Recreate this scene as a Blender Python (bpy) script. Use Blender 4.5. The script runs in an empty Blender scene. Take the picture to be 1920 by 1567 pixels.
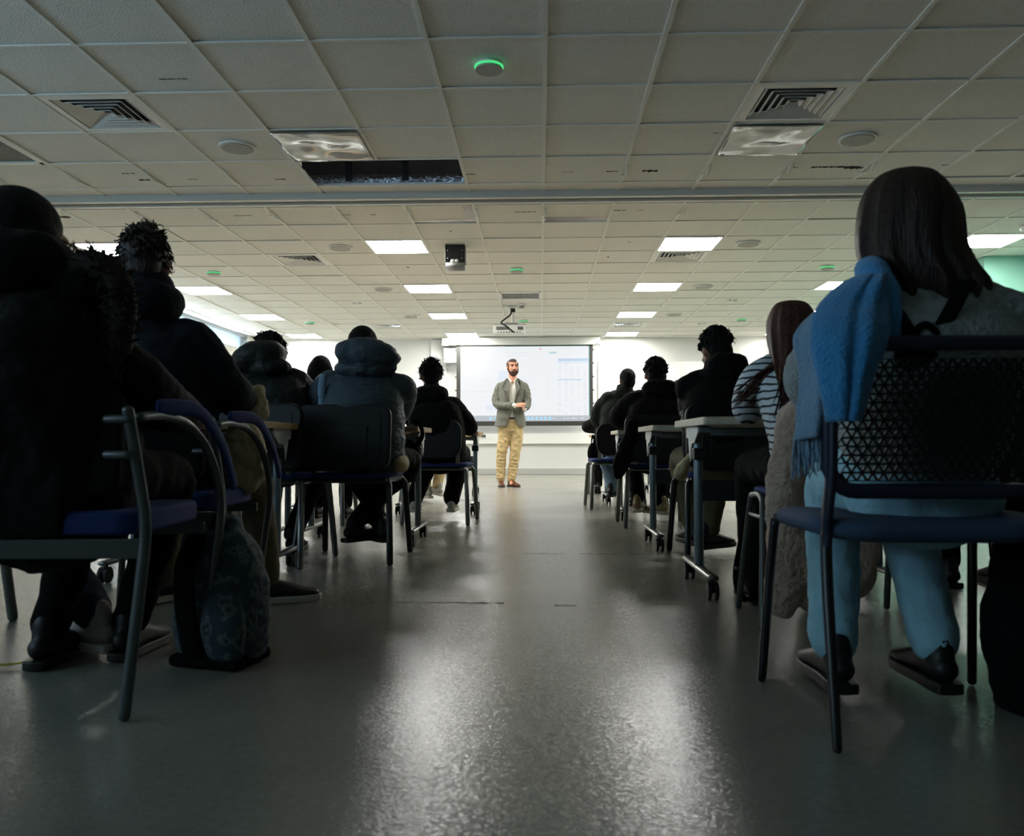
import bpy, math, random
from mathutils import Vector, Matrix, noise
random.seed(7)
PI = math.pi
R = math.radians
S = bpy.context.scene
COL = S.collection

# ------------------------------------------------------------------ camera
FPX = 1591.0
CAMZ = 0.615
cam_d = bpy.data.cameras.new('camera')
cam = bpy.data.objects.new('camera', cam_d)
COL.objects.link(cam)
S.camera = cam
cam_d.sensor_fit = 'HORIZONTAL'
cam_d.sensor_width = 36.0
cam_d.lens = 36.0 * FPX / 1920.0
YAW = math.atan((1013 - 960) / FPX)
PITCH = math.atan((830 - 783.5) / FPX)
CM = Matrix.Rotation(YAW, 4, 'Z') @ Matrix.Rotation(PI / 2 + PITCH, 4, 'X') @ Matrix.Rotation(R(-0.12), 4, 'Z')
cam.matrix_world = Matrix.Translation((0, 0, CAMZ)) @ CM
cam_d.clip_start = 0.05
cam_d.clip_end = 60
cam_d.dof.use_dof = True
cam_d.dof.focus_distance = 11.0
cam_d.dof.aperture_fstop = 5.6

def at(px, py, Y):
    """world point on the plane at distance Y seen at a pixel of the 1920x1567 frame"""
    d = CM.to_3x3() @ Vector(((px - 960) / FPX, -(py - 783.5) / FPX, -1))
    return Vector((0, 0, CAMZ)) + d * (Y / d.y)

# ------------------------------------------------------------------ world, daylight, exposure
S.view_settings.view_transform = 'Standard'
S.view_settings.look = 'None'
S.view_settings.gamma = 1.0
S.view_settings.exposure = 0.0
S.view_settings.use_curve_mapping = False
W = bpy.data.worlds.new('daylight')
S.world = W
W.use_nodes = True
W.node_tree.nodes['Background'].inputs[0].default_value = (0.62, 0.80, 1.0, 1)
W.node_tree.nodes['Background'].inputs[1].default_value = 2.6
PANEL_STRENGTH = 56.0

def area(name, loc, rot, sx, sy, col, power):
    l = bpy.data.lights.new(name, 'AREA')
    l.shape = 'RECTANGLE'; l.size = sx; l.size_y = sy
    l.color = col; l.energy = power
    o = bpy.data.objects.new(name, l); COL.objects.link(o)
    o.location = loc; o.rotation_euler = rot
    return o
# daylight arriving through the two strips of windows in the left wall
area('daylight_far_window', (-5.61, 12.9, 2.49), (0, R(-62), 0), 0.24, 5.4, (0.80, 0.91, 1.0), 75)
area('daylight_near_window', (-5.62, 0.3, 2.1), (0, R(-150), 0), .7, 6.5, (0.42, 0.74, 1.0), 170)

# ------------------------------------------------------------------ materials
def lin(c):
    c = c / 255.0
    return c / 12.92 if c <= 0.04045 else ((c + 0.055) / 1.055) ** 2.4
def rgb(r, g, b): return (lin(r), lin(g), lin(b), 1)

def mat(name, col, rough=0.6, metal=0.0, bump=0.0, bscale=40.0, vary=0.0, vscale=6.0, spec=0.5, sheen=0.0, stretch=None):
    m = bpy.data.materials.new(name); m.use_nodes = True
    nt = m.node_tree; b = nt.nodes['Principled BSDF']
    b.inputs['Base Color'].default_value = col
    b.inputs['Roughness'].default_value = rough
    b.inputs['Metallic'].default_value = metal
    b.inputs['Specular IOR Level'].default_value = spec
    if sheen: b.inputs['Sheen Weight'].default_value = sheen
    tc = nt.nodes.new('ShaderNodeTexCoord')
    src = tc.outputs['Object']
    if stretch:
        mp = nt.nodes.new('ShaderNodeMapping'); mp.inputs['Scale'].default_value = stretch
        nt.links.new(src, mp.inputs[0]); src = mp.outputs[0]
    if bump:
        n = nt.nodes.new('ShaderNodeTexNoise'); n.inputs['Scale'].default_value = bscale
        n.inputs['Detail'].default_value = 4
        nt.links.new(src, n.inputs['Vector'])
        bp = nt.nodes.new('ShaderNodeBump'); bp.inputs['Strength'].default_value = bump; bp.inputs['Distance'].default_value = 0.02
        nt.links.new(n.outputs[0], bp.inputs['Height']); nt.links.new(bp.outputs[0], b.inputs['Normal'])
    if vary:
        n = nt.nodes.new('ShaderNodeTexNoise'); n.inputs['Scale'].default_value = vscale; n.inputs['Detail'].default_value = 5
        nt.links.new(src, n.inputs['Vector'])
        r = nt.nodes.new('ShaderNodeMapRange')
        r.inputs[1].default_value = 0.3; r.inputs[2].default_value = 0.7
        r.inputs[3].default_value = 1 - vary; r.inputs[4].default_value = 1 + vary
        nt.links.new(n.outputs[0], r.inputs[0])
        mx = nt.nodes.new('ShaderNodeVectorMath'); mx.operation = 'SCALE'
        mx.inputs[0].default_value = col[:3]
        nt.links.new(r.outputs[0], mx.inputs['Scale']); nt.links.new(mx.outputs[0], b.inputs['Base Color'])
    return m

def emit(name, col, strength):
    m = bpy.data.materials.new(name); m.use_nodes = True
    nt = m.node_tree; b = nt.nodes['Principled BSDF']
    b.inputs['Base Color'].default_value = (0.02, 0.02, 0.02, 1)
    b.inputs['Emission Color'].default_value = col
    b.inputs['Emission Strength'].default_value = strength
    b.inputs['Roughness'].default_value = 0.8
    return m

def stripes(name, base, dark, scale, thin, rough=0.8, axis=2):
    m = mat(name, base, rough, bump=0.25, bscale=60)
    nt = m.node_tree; b = nt.nodes['Principled BSDF']
    tc = nt.nodes.new('ShaderNodeTexCoord'); sp = nt.nodes.new('ShaderNodeSeparateXYZ')
    nt.links.new(tc.outputs['Object'], sp.inputs[0])
    n = nt.nodes.new('ShaderNodeTexNoise'); n.inputs['Scale'].default_value = 9
    nt.links.new(tc.outputs['Object'], n.inputs['Vector'])
    ml = nt.nodes.new('ShaderNodeMath'); ml.operation = 'MULTIPLY_ADD'; ml.inputs[1].default_value = 0.028
    nt.links.new(n.outputs[0], ml.inputs[0]); nt.links.new(sp.outputs[axis], ml.inputs[2])
    a = nt.nodes.new('ShaderNodeMath'); a.operation = 'MULTIPLY'; a.inputs[1].default_value = scale
    nt.links.new(ml.outputs[0], a.inputs[0])
    f = nt.nodes.new('ShaderNodeMath'); f.operation = 'FRACT'; nt.links.new(a.outputs[0], f.inputs[0])
    l = nt.nodes.new('ShaderNodeMath'); l.operation = 'LESS_THAN'; l.inputs[1].default_value = thin
    nt.links.new(f.outputs[0], l.inputs[0])
    mx = nt.nodes.new('ShaderNodeMix'); mx.data_type = 'RGBA'
    mx.inputs[6].default_value = base; mx.inputs[7].default_value = dark
    nt.links.new(l.outputs[0], mx.inputs[0]); nt.links.new(mx.outputs[2], b.inputs['Base Color'])
    return m

def patterned(name, base, c2, scale, rough=0.8):
    m = mat(name, base, rough, bump=0.3, bscale=30)
    nt = m.node_tree; b = nt.nodes['Principled BSDF']
    tc = nt.nodes.new('ShaderNodeTexCoord')
    v = nt.nodes.new('ShaderNodeTexNoise'); v.inputs['Scale'].default_value = scale; v.inputs['Detail'].default_value = 3
    nt.links.new(tc.outputs['Object'], v.inputs['Vector'])
    cr = nt.nodes.new('ShaderNodeValToRGB'); cr.color_ramp.elements[0].position = 0.50; cr.color_ramp.elements[1].position = 0.56
    cr.color_ramp.elements[0].color = base; cr.color_ramp.elements[1].color = c2
    e = cr.color_ramp.elements.new(0.66); e.color = (0.02, 0.02, 0.03, 1)
    nt.links.new(v.outputs[0], cr.inputs[0]); nt.links.new(cr.outputs[0], b.inputs['Base Color'])
    return m

def glassy(name, tint=(1, 1, 1, 1), gloss=0.12):
    m = bpy.data.materials.new(name); m.use_nodes = True
    nt = m.node_tree; nt.nodes.remove(nt.nodes['Principled BSDF'])
    out = nt.nodes['Material Output']
    t = nt.nodes.new('ShaderNodeBsdfTransparent'); t.inputs[0].default_value = tint
    g = nt.nodes.new('ShaderNodeBsdfGlossy'); g.inputs['Roughness'].default_value = 0.03
    x = nt.nodes.new('ShaderNodeMixShader'); x.inputs[0].default_value = gloss
    nt.links.new(t.outputs[0], x.inputs[1]); nt.links.new(g.outputs[0], x.inputs[2]); nt.links.new(x.outputs[0], out.inputs[0])
    return m

M = {}
M['tile'] = mat('ceiling_tile', rgb(235, 234, 226), 0.95, bump=0.35, bscale=110, vary=0.09, vscale=120, spec=0.1)
M['tbar'] = mat('ceiling_tee_bar', rgb(236, 236, 228), 0.6, spec=0.3)
M['void'] = mat('void_concrete', rgb(92, 86, 78), 0.95, vary=0.2, vscale=4, spec=0.1)
M['rail'] = mat('partition_track', rgb(205, 205, 198), 0.35, bump=0.02, bscale=5)
M['rail_dark'] = mat('track_slot', rgb(30, 30, 28), 0.8)
M['foil'] = mat('foil', rgb(190, 195, 200), 0.25, 1.0, bump=1.0, bscale=30)
M['black_metal'] = mat('black_metal', rgb(20, 20, 20), 0.4)
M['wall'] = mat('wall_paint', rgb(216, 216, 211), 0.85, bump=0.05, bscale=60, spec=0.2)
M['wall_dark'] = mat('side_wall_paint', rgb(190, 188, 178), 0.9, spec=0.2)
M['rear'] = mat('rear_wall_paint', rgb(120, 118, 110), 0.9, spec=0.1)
M['green'] = mat('green_wall_paint', rgb(140, 188, 170), 0.7, bump=0.05, bscale=50, spec=0.25)
M['skirt'] = mat('skirting_vinyl', rgb(172, 172, 166), 0.5)
M['white_plastic'] = mat('white_plastic', rgb(232, 232, 226), 0.4)
M['grey_plastic'] = mat('grey_plastic', rgb(150, 150, 146), 0.5)
M['speaker'] = mat('speaker_grille', rgb(176, 175, 166), 0.7, bump=0.3, bscale=300)
M['board'] = mat('whiteboard', rgb(236, 236, 232), 0.12)
M['light'] = emit('led_panel', (1.0, 0.985, 0.95, 1), PANEL_STRENGTH)
M['green_glow'] = emit('green_led_ring', (0.10, 1.0, 0.32, 1), 0.75)
M['blue_led'] = emit('blue_led', (0.2, 0.6, 1.0, 1), 2.0)
M['border'] = mat('screen_border', rgb(48, 48, 44), 0.7)
M['glass'] = glassy('window_glass', (0.95, 0.98, 1, 1), 0.08)
M['frost'] = emit('bright_sky_beyond', (0.86, 0.94, 1, 1), 1.0)
M['silver'] = mat('silver_tube', rgb(124, 126, 124), 0.3, 0.9)
M['silver_paint'] = mat('silver_painted_tube', rgb(84, 88, 88), 0.38, 0.6)
M['black_tube'] = mat('black_tube', rgb(16, 18, 20), 0.3, spec=0.6)
M['black_shell'] = mat('black_shell', rgb(15, 16, 18), 0.5, bump=0.08, bscale=250, spec=0.3)
M['blue_seat'] = mat('blue_fabric', rgb(16, 44, 104), 0.85, bump=0.3, bscale=300)
M['navy_seat'] = mat('slate_blue_fabric', rgb(52, 72, 98), 0.85, bump=0.3, bscale=300)
M['frame_blue'] = mat('dark_blue_plastic', rgb(20, 30, 48), 0.32)
M['oak_top'] = mat('desk_laminate', rgb(206, 178, 140), 0.45, vary=0.15, vscale=8, stretch=(1, 12, 1))
M['oak_edge'] = mat('desk_ply_edge', rgb(186, 152, 106), 0.55, vary=0.25, vscale=30, stretch=(1, 1, 12))
M['pale_edge'] = mat('pale_ply_edge', rgb(214, 204, 180), 0.5, vary=0.18, vscale=30, stretch=(1, 1, 10))
M['desk_steel'] = mat('desk_steel', rgb(128, 142, 150), 0.35, 0.5)
M['desk_beam'] = mat('desk_beam', rgb(46, 52, 56), 0.5, 0.2)
M['rubber'] = mat('rubber', rgb(22, 22, 22), 0.6)
M['skin'] = mat('skin', rgb(212, 150, 120), 0.5, vary=0.06, vscale=30, spec=0.4)
M['skin_dark'] = mat('skin_tan', rgb(142, 96, 70), 0.5, vary=0.06, vscale=30)
M['hair'] = mat('black_hair', rgb(18, 14, 11), 0.75, spec=0.2, bump=0.8, bscale=90, stretch=(3, 3, 0.6))
M['hair_brown'] = mat('brown_hair', rgb(44, 27, 18), 0.5, spec=0.3, bump=0.5, bscale=60, stretch=(4, 4, 0.3), vary=0.5, vscale=30)
M['hair_red'] = mat('auburn_hair', rgb(66, 32, 20), 0.5, spec=0.3, bump=0.5, bscale=60, stretch=(4, 4, 0.3), vary=0.5, vscale=30)
M['black_coat'] = mat('black_coat', rgb(17, 15, 14), 0.9, bump=0.4, bscale=25, spec=0.15)
M['navy_coat'] = mat('dark_navy_hoodie', rgb(25, 29, 36), 0.9, bump=0.4, bscale=25, spec=0.15)
M['puffer_black'] = mat('black_puffer', rgb(22, 25, 26), 0.55, bump=0.5, bscale=30, spec=0.3)
M['puffer_slate'] = mat('slate_puffer', rgb(60, 72, 80), 0.6, bump=0.6, bscale=22, spec=0.3, stretch=(1, 1, 2.5))
M['puffer_panel'] = mat('pale_slate_panel', rgb(104, 132, 150), 0.6, bump=0.5, bscale=22, spec=0.3, stretch=(1, 1, 2.5))
M['green_coat'] = mat('dark_green_coat', rgb(28, 34, 28), 0.8, bump=0.4, bscale=25, spec=0.2)
M['grey_knit'] = mat('grey_fluffy_knit', rgb(150, 158, 156), 0.98, bump=1.0, bscale=70, vary=0.3, vscale=12, spec=0.05, sheen=0.3)
M['stripe'] = stripes('striped_jersey', rgb(205, 212, 214), rgb(20, 26, 40), 40, 0.30)
M['jeans_pale'] = mat('pale_blue_jeans', rgb(150, 192, 205), 0.9, bump=0.3, bscale=60, vary=0.1, vscale=10, spec=0.1)
M['jeans_mid'] = mat('light_denim', rgb(130, 158, 178), 0.9, bump=0.3, bscale=60, vary=0.15, vscale=12)
M['denim_dark'] = mat('dark_denim', rgb(40, 52, 66), 0.9, bump=0.3, bscale=60)
M['black_trs'] = mat('black_trousers', rgb(18, 17, 16), 0.9, bump=0.3, bscale=20, spec=0.1)
M['khaki'] = mat('khaki_chinos', rgb(192, 168, 122), 0.85, bump=0.35, bscale=14, stretch=(1, 1, 2.2), spec=0.15)
M['olive_trs'] = mat('olive_trousers', rgb(92, 82, 56), 0.9, bump=0.3, bscale=20)
M['beige_quilt'] = mat('beige_quilted_cloth', rgb(168, 150, 112), 0.8, bump=0.6, bscale=10, stretch=(1, 1, 3))
M['fur_coat'] = mat('taupe_plush', rgb(190, 162, 142), 0.98, bump=0.9, bscale=60, vary=0.25, vscale=7, spec=0.05, sheen=0.4)
M['blazer'] = mat('grey_tweed', rgb(114, 114, 104), 0.9, bump=0.3, bscale=80, vary=0.3, vscale=160, spec=0.15, stretch=(3, 3, 1))
M['lapel_shade'] = mat('lapel_edge_shade', rgb(74, 74, 66), 0.9)  # darker tweed that draws shade along the lapel edges
M['shirt'] = mat('white_shirt', rgb(238, 236, 224), 0.8, bump=0.2, bscale=12)
M['brown_leather'] = mat('brown_leather', rgb(96, 52, 32), 0.25, vary=0.3, vscale=20)
M['belt'] = mat('dark_brown_belt', rgb(56, 36, 26), 0.4)
M['beard'] = mat('brown_beard', rgb(74, 52, 38), 0.9, bump=0.9, bscale=200)
M['hair_short'] = mat('greying_brown_hair', rgb(92, 76, 68), 0.8, bump=0.9, bscale=160)
M['eye'] = mat('dark_eye', rgb(26, 22, 20), 0.2)
M['lip'] = mat('lips', rgb(176, 110, 96), 0.5)
M['fur'] = mat('hood_fur', rgb(46, 38, 30), 0.95)
M['scarf'] = mat('blue_wool_scarf', rgb(60, 134, 184), 0.95, bump=0.6, bscale=120, spec=0.05, sheen=0.3, vary=0.12, vscale=5)
M['scarf_grey'] = mat('grey_blue_scarf_side', rgb(122, 150, 172), 0.95, bump=0.6, bscale=120, spec=0.05, sheen=0.3, vary=0.12, vscale=5)
M['strap'] = mat('black_webbing', rgb(14, 13, 13), 0.9, spec=0.1)
M['backpack'] = patterned('patterned_canvas', rgb(40, 58, 68), rgb(86, 100, 96), 26)
M['white_shoe'] = mat('white_sneaker', rgb(196, 192, 180), 0.6, bump=0.2, bscale=40)
M['pink_shoe'] = mat('pale_knit_sneaker', rgb(190, 172, 168), 0.9, bump=0.5, bscale=120)
M['sole'] = mat('pale_rubber_sole', rgb(206, 200, 184), 0.6)
M['black_shoe'] = mat('black_shoe', rgb(16, 15, 14), 0.5)
M['tan_shoe'] = mat('tan_shoe', rgb(160, 136, 98), 0.6)
M['sock'] = mat('white_sock', rgb(214, 214, 208), 0.9)
M['lens'] = glassy('spectacle_lens', (1, 1, 1, 1), 0.25)
M['bottle'] = glassy('clear_plastic', (0.9, 0.95, 0.95, 1), 0.3)
M['yellow'] = mat('yellow_webbing', rgb(190, 170, 30), 0.8)
M['crack'] = mat('dark_tear', rgb(38, 32, 26), 0.95)
M['chrome'] = mat('chrome', rgb(190, 190, 190), 0.15, 1.0)

# floor: grey speckled safety vinyl, satin, with sparkling grains
def floor_mat():
    m = bpy.data.materials.new('safety_vinyl'); m.use_nodes = True
    nt = m.node_tree; b = nt.nodes['Principled BSDF']; L = nt.links
    tc = nt.nodes.new('ShaderNodeTexCoord')
    n1 = nt.nodes.new('ShaderNodeTexNoise'); n1.inputs['Scale'].default_value = 1.3; n1.inputs['Detail'].default_value = 6
    n2 = nt.nodes.new('ShaderNodeTexNoise'); n2.inputs['Scale'].default_value = 55; n2.inputs['Detail'].default_value = 3
    L.new(tc.outputs['Object'], n1.inputs['Vector']); L.new(tc.outputs['Object'], n2.inputs['Vector'])
    cr = nt.nodes.new('ShaderNodeValToRGB')
    cr.color_ramp.elements[0].position = 0.3; cr.color_ramp.elements[0].color = rgb(112, 109, 99)
    cr.color_ramp.elements[1].position = 0.75; cr.color_ramp.elements[1].color = rgb(140, 137, 126)
    ad = nt.nodes.new('ShaderNodeMath'); ad.operation = 'MULTIPLY_ADD'; ad.inputs[1].default_value = 0.35
    L.new(n2.outputs[0], ad.inputs[0]); 
    h = nt.nodes.new('ShaderNodeMath'); h.operation = 'MULTIPLY'; h.inputs[1].default_value = 0.65
    L.new(n1.outputs[0], h.inputs[0]); L.new(h.outputs[0], ad.inputs[2])
    L.new(ad.outputs[0], cr.inputs[0]); L.new(cr.outputs[0], b.inputs['Base Color'])
    v = nt.nodes.new('ShaderNodeTexVoronoi'); v.inputs['Scale'].default_value = 130
    L.new(tc.outputs['Object'], v.inputs['Vector'])
    nb = nt.nodes.new('ShaderNodeTexNoise'); nb.inputs['Scale'].default_value = 260; nb.inputs['Detail'].default_value = 2
    L.new(tc.outputs['Object'], nb.inputs['Vector'])
    bp = nt.nodes.new('ShaderNodeBump'); bp.inputs['Strength'].default_value = 0.07; bp.inputs['Distance'].default_value = 0.004
    L.new(nb.outputs[0], bp.inputs['Height'])
    b2 = nt.nodes.new('ShaderNodeBump'); b2.inputs['Strength'].default_value = 0.08; b2.inputs['Distance'].default_value = 0.004
    L.new(v.outputs['Distance'], b2.inputs['Height']); L.new(bp.outputs[0], b2.inputs['Normal'])
    fl = nt.nodes.new('ShaderNodeTexVoronoi'); fl.inputs['Scale'].default_value = 170
    L.new(tc.outputs['Object'], fl.inputs['Vector'])
    sb = nt.nodes.new('ShaderNodeVectorMath'); sb.operation = 'SUBTRACT'; sb.inputs[1].default_value = (0.5, 0.5, 0.5)
    L.new(fl.outputs['Color'], sb.inputs[0])
    sc_ = nt.nodes.new('ShaderNodeVectorMath'); sc_.operation = 'SCALE'; sc_.inputs['Scale'].default_value = 0.09
    L.new(sb.outputs[0], sc_.inputs[0])
    an = nt.nodes.new('ShaderNodeVectorMath'); an.operation = 'ADD'
    L.new(b2.outputs[0], an.inputs[0]); L.new(sc_.outputs[0], an.inputs[1])
    no = nt.nodes.new('ShaderNodeVectorMath'); no.operation = 'NORMALIZE'
    L.new(an.outputs[0], no.inputs[0]); L.new(no.outputs[0], b.inputs['Normal'])
    b.inputs['Roughness'].default_value = 0.26
    b.inputs['Specular IOR Level'].default_value = 0.40
    return m
M['floor'] = floor_mat()

def wavy_sheet():
    m = bpy.data.materials.new('buckled_clear_diffuser'); m.use_nodes = True
    nt = m.node_tree; b = nt.nodes['Principled BSDF']; L = nt.links
    b.inputs['Base Color'].default_value = rgb(150, 148, 140)
    b.inputs['Roughness'].default_value = 0.06
    b.inputs['Specular IOR Level'].default_value = 1.0
    b.inputs['IOR'].default_value = 1.9
    tc = nt.nodes.new('ShaderNodeTexCoord')
    n = nt.nodes.new('ShaderNodeTexNoise'); n.inputs['Scale'].default_value = 3.2; n.inputs['Detail'].default_value = 0.5
    L.new(tc.outputs['Object'], n.inputs['Vector'])
    bp = nt.nodes.new('ShaderNodeBump'); bp.inputs['Strength'].default_value = 1.0; bp.inputs['Distance'].default_value = 0.09
    L.new(n.outputs[0], bp.inputs['Height']); L.new(bp.outputs[0], b.inputs['Normal'])
    return m
M['sheet'] = wavy_sheet()

# ------------------------------------------------------------------ mesh builder
def V(*a): return Vector(a)
def spline(pts, radii, k=6):
    """Catmull-Rom resampling of a polyline and its radii"""
    P = [Vector(p) for p in pts]
    Q = [r if isinstance(r, (tuple, list)) else (r, r) for r in radii]
    op, orr = [], []
    n = len(P)
    for i in range(n - 1):
        p0 = P[max(i - 1, 0)]; p1 = P[i]; p2 = P[i + 1]; p3 = P[min(i + 2, n - 1)]
        q0 = Q[max(i - 1, 0)]; q1 = Q[i]; q2 = Q[i + 1]; q3 = Q[min(i + 2, n - 1)]
        for j in range(k):
            t = j / k; t2 = t * t; t3 = t2 * t
            f = lambda a, b, c, d: 0.5 * ((2 * b) + (-a + c) * t + (2 * a - 5 * b + 4 * c - d) * t2 + (-a + 3 * b - 3 * c + d) * t3)
            op.append(Vector([f(p0[x], p1[x], p2[x], p3[x]) for x in range(3)]))
            orr.append((max(0.0005, f(q0[0], q1[0], q2[0], q3[0])), max(0.0005, f(q0[1], q1[1], q2[1], q3[1]))))
    op.append(P[-1]); orr.append(tuple(Q[-1]))
    return op, orr

class MB:
    def __init__(s): s.v = []; s.f = []
    def add(s, vs, fs, T=None):
        o = len(s.v)
        s.v += [(T @ Vector(v)) if T else Vector(v) for v in vs]
        s.f += [tuple(i + o for i in f) for f in fs]
        return s
    def box(s, c, d, T=None, rz=0):
        x, y, z = d[0] / 2, d[1] / 2, d[2] / 2
        m = Matrix.Translation(c) @ Matrix.Rotation(rz, 4, 'Z')
        vs = [m @ Vector((i * x, j * y, k * z)) for i in (-1, 1) for j in (-1, 1) for k in (-1, 1)]
        s.add(vs, [(0, 1, 3, 2), (4, 6, 7, 5), (0, 4, 5, 1), (2, 3, 7, 6), (0, 2, 6, 4), (1, 5, 7, 3)], T); return s
    def tube(s, pts, radii, n=14, side=None, k=1, T=None, round_=True, power=2.0, cap=True):
        if not isinstance(radii, (list,)): radii = [radii] * len(pts)
        if k > 1: P, Q = spline(pts, radii, k)
        else:
            P = [Vector(p) for p in pts]; Q = [r if isinstance(r, (tuple, list)) else (r, r) for r in radii]
        m = len(P)
        tang = []
        for i in range(m):
            t = P[min(i + 1, m - 1)] - P[max(i - 1, 0)]
            if t.length < 1e-9: t = Vector((0, 0, 1))
            tang.append(t.normalized())
        ref = Vector(side) if side else None
        if ref is None:
            ref = Vector((1, 0, 0)) if abs(tang[0].x) < 0.85 else Vector((0, 1, 0))
        rings = []
        def ring(c, ax, ay, rx, ry):
            out = []
            for a in range(n):
                th = 2 * PI * a / n; cx, sy = math.cos(th), math.sin(th)
                if power != 2.0:
                    cx = math.copysign(abs(cx) ** (2 / power), cx); sy = math.copysign(abs(sy) ** (2 / power), sy)
                out.append(c + ax * (rx * cx) + ay * (ry * sy))
            return out
        fr = []
        for i in range(m):
            t = tang[i]
            ax = ref - t * ref.dot(t)
            if ax.length < 1e-4: ax = Vector((0, 1, 0)) - t * t.y
            ax.normalize(); ay = t.cross(ax)
            if not side: ref = ax
            fr.append((ax, ay))
        if round_ and cap:
            ax, ay = fr[0]; r0 = min(Q[0])
            for g in (0.25, 0.6, 0.88):
                h = math.sqrt(1 - g * g)
                rings.append(ring(P[0] - tang[0] * r0 * h, ax, ay, Q[0][0] * g, Q[0][1] * g))
        for i in range(m): rings.append(ring(P[i], fr[i][0], fr[i][1], Q[i][0], Q[i][1]))
        if round_ and cap:
            ax, ay = fr[-1]; r0 = min(Q[-1])
            for g in (0.88, 0.6, 0.25):
                h = math.sqrt(1 - g * g)
                rings.append(ring(P[-1] + tang[-1] * r0 * h, ax, ay, Q[-1][0] * g, Q[-1][1] * g))
        vs = [p for r in rings for p in r]; fs = []
        for i in range(len(rings) - 1):
            for a in range(n):
                b = (a + 1) % n
                fs.append((i * n + a, i * n + b, (i + 1) * n + b, (i + 1) * n + a))
        if cap:
            fs.append(tuple(range(n - 1, -1, -1))); l = (len(rings) - 1) * n; fs.append(tuple(range(l, l + n)))
        s.add(vs, fs, T); return s
    def ell(s, c, r, T=None, rot=None, n=16, h=10, power=2.0):
        c = Vector(c); vs = []; fs = []
        rm = rot if rot else Matrix.Identity(3)
        for i in range(1, h):
            ph = PI * i / h
            for a in range(n):
                th = 2 * PI * a / n
                x, y, z = math.sin(ph) * math.cos(th), math.sin(ph) * math.sin(th), math.cos(ph)
                if power != 2.0:
                    x, y, z = [math.copysign(abs(q) ** (2 / power), q) for q in (x, y, z)]
                vs.append(c + rm @ Vector((x * r[0], y * r[1], z * r[2])))
        for i in range(h - 2):
            for a in range(n):
                b = (a + 1) % n
                fs.append((i * n + a, (i + 1) * n + a, (i + 1) * n + b, i * n + b))
        t = len(vs); vs.append(c + rm @ Vector((0, 0, r[2]))); vs.append(c + rm @ Vector((0, 0, -r[2])))
        for a in range(n):
            b = (a + 1) % n
            fs.append((t, a, b)); fs.append((t + 1, (h - 2) * n + b, (h - 2) * n + a))
        s.add(vs, fs, T); return s
    def cyl(s, c, r, hgt, axis='Z', n=20, r2=None, T=None):
        r2 = r if r2 is None else r2
        d = {'X': V(1, 0, 0), 'Y': V(0, 1, 0), 'Z': V(0, 0, 1)}[axis]
        c = Vector(c)
        return s.tube([c - d * hgt / 2, c + d * hgt / 2], [r, r2], n=n, round_=False, T=T)
    def prism(s, outline, z0, z1, T=None):
        n = len(outline)
        vs = [(x, y, z0) for x, y in outline] + [(x, y, z1) for x, y in outline]
        fs = [tuple(range(n - 1, -1, -1)), tuple(range(n, 2 * n))]
        fs += [(i, (i + 1) % n, n + (i + 1) % n, n + i) for i in range(n)]
        s.add(vs, fs, T); return s
    def build(s, name, m, parent=None, smooth=True, bevel=0, remesh=0, disp=0, dscale=0.08, smooth_it=0, solid=0, sub=0, loc=None, rz=None):
        me = bpy.data.meshes.new(name)
        me.from_pydata([tuple(v) for v in s.v], [], s.f)
        me.materials.append(m); me.update()
        if smooth:
            me.polygons.foreach_set('use_smooth', [True] * len(me.polygons))
        o = bpy.data.objects.new(name, me); COL.objects.link(o)
        if parent: o.parent = parent
        if loc: o.location = loc
        if rz is not None: o.rotation_euler = (0, 0, rz)
        if solid:
            q = o.modifiers.new('thickness', 'SOLIDIFY'); q.thickness = solid; q.offset = 0
        if bevel:
            q = o.modifiers.new('bevel', 'BEVEL'); q.width = bevel; q.segments = 2; q.limit_method = 'ANGLE'
            if smooth:
                q.harden_normals = True
        if sub:
            q = o.modifiers.new('sub', 'SUBSURF'); q.levels = sub; q.render_levels = sub
        if remesh:
            q = o.modifiers.new('skin', 'REMESH'); q.mode = 'VOXEL'; q.voxel_size = remesh; q.use_smooth_shade = True
        if smooth_it:
            q = o.modifiers.new('relax', 'SMOOTH'); q.iterations = smooth_it; q.factor = 0.5
        if disp:
            key = 'folds_%.3f' % dscale
            tx = bpy.data.textures.get(key)
            if not tx:
                tx = bpy.data.textures.new(key, 'CLOUDS'); tx.noise_scale = dscale; tx.noise_depth = 3
            q = o.modifiers.new('folds', 'DISPLACE'); q.texture = tx; q.strength = disp; q.mid_level = 0.5; q.texture_coords = 'LOCAL'
        return o

def empty(name, loc, rz=0):
    o = bpy.data.objects.new(name, None); COL.objects.link(o)
    o.location = loc; o.rotation_euler = (0, 0, rz); o.empty_display_size = 0.1
    return o
def tag(o, label, cat, group=None):
    o['label'] = label; o['category'] = cat
    if group: o['group'] = group
    return o
def thing(name, label, cat, loc=(0, 0, 0), rz=0, group=None):
    return tag(empty(name, loc, rz), label, cat, group)
def struct(o): o['kind'] = 'structure'; return o
def dup(root, loc, rz=None, label=None):
    r = root.copy(); COL.objects.link(r); r.location = loc
    if rz is not None: r.rotation_euler = (0, 0, rz)
    if label: r['label'] = label
    for ch in list(root.children):
        c = ch.copy(); COL.objects.link(c); c.parent = r
        for g in list(ch.children):
            d = g.copy(); COL.objects.link(d); d.parent = c
    return r

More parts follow.
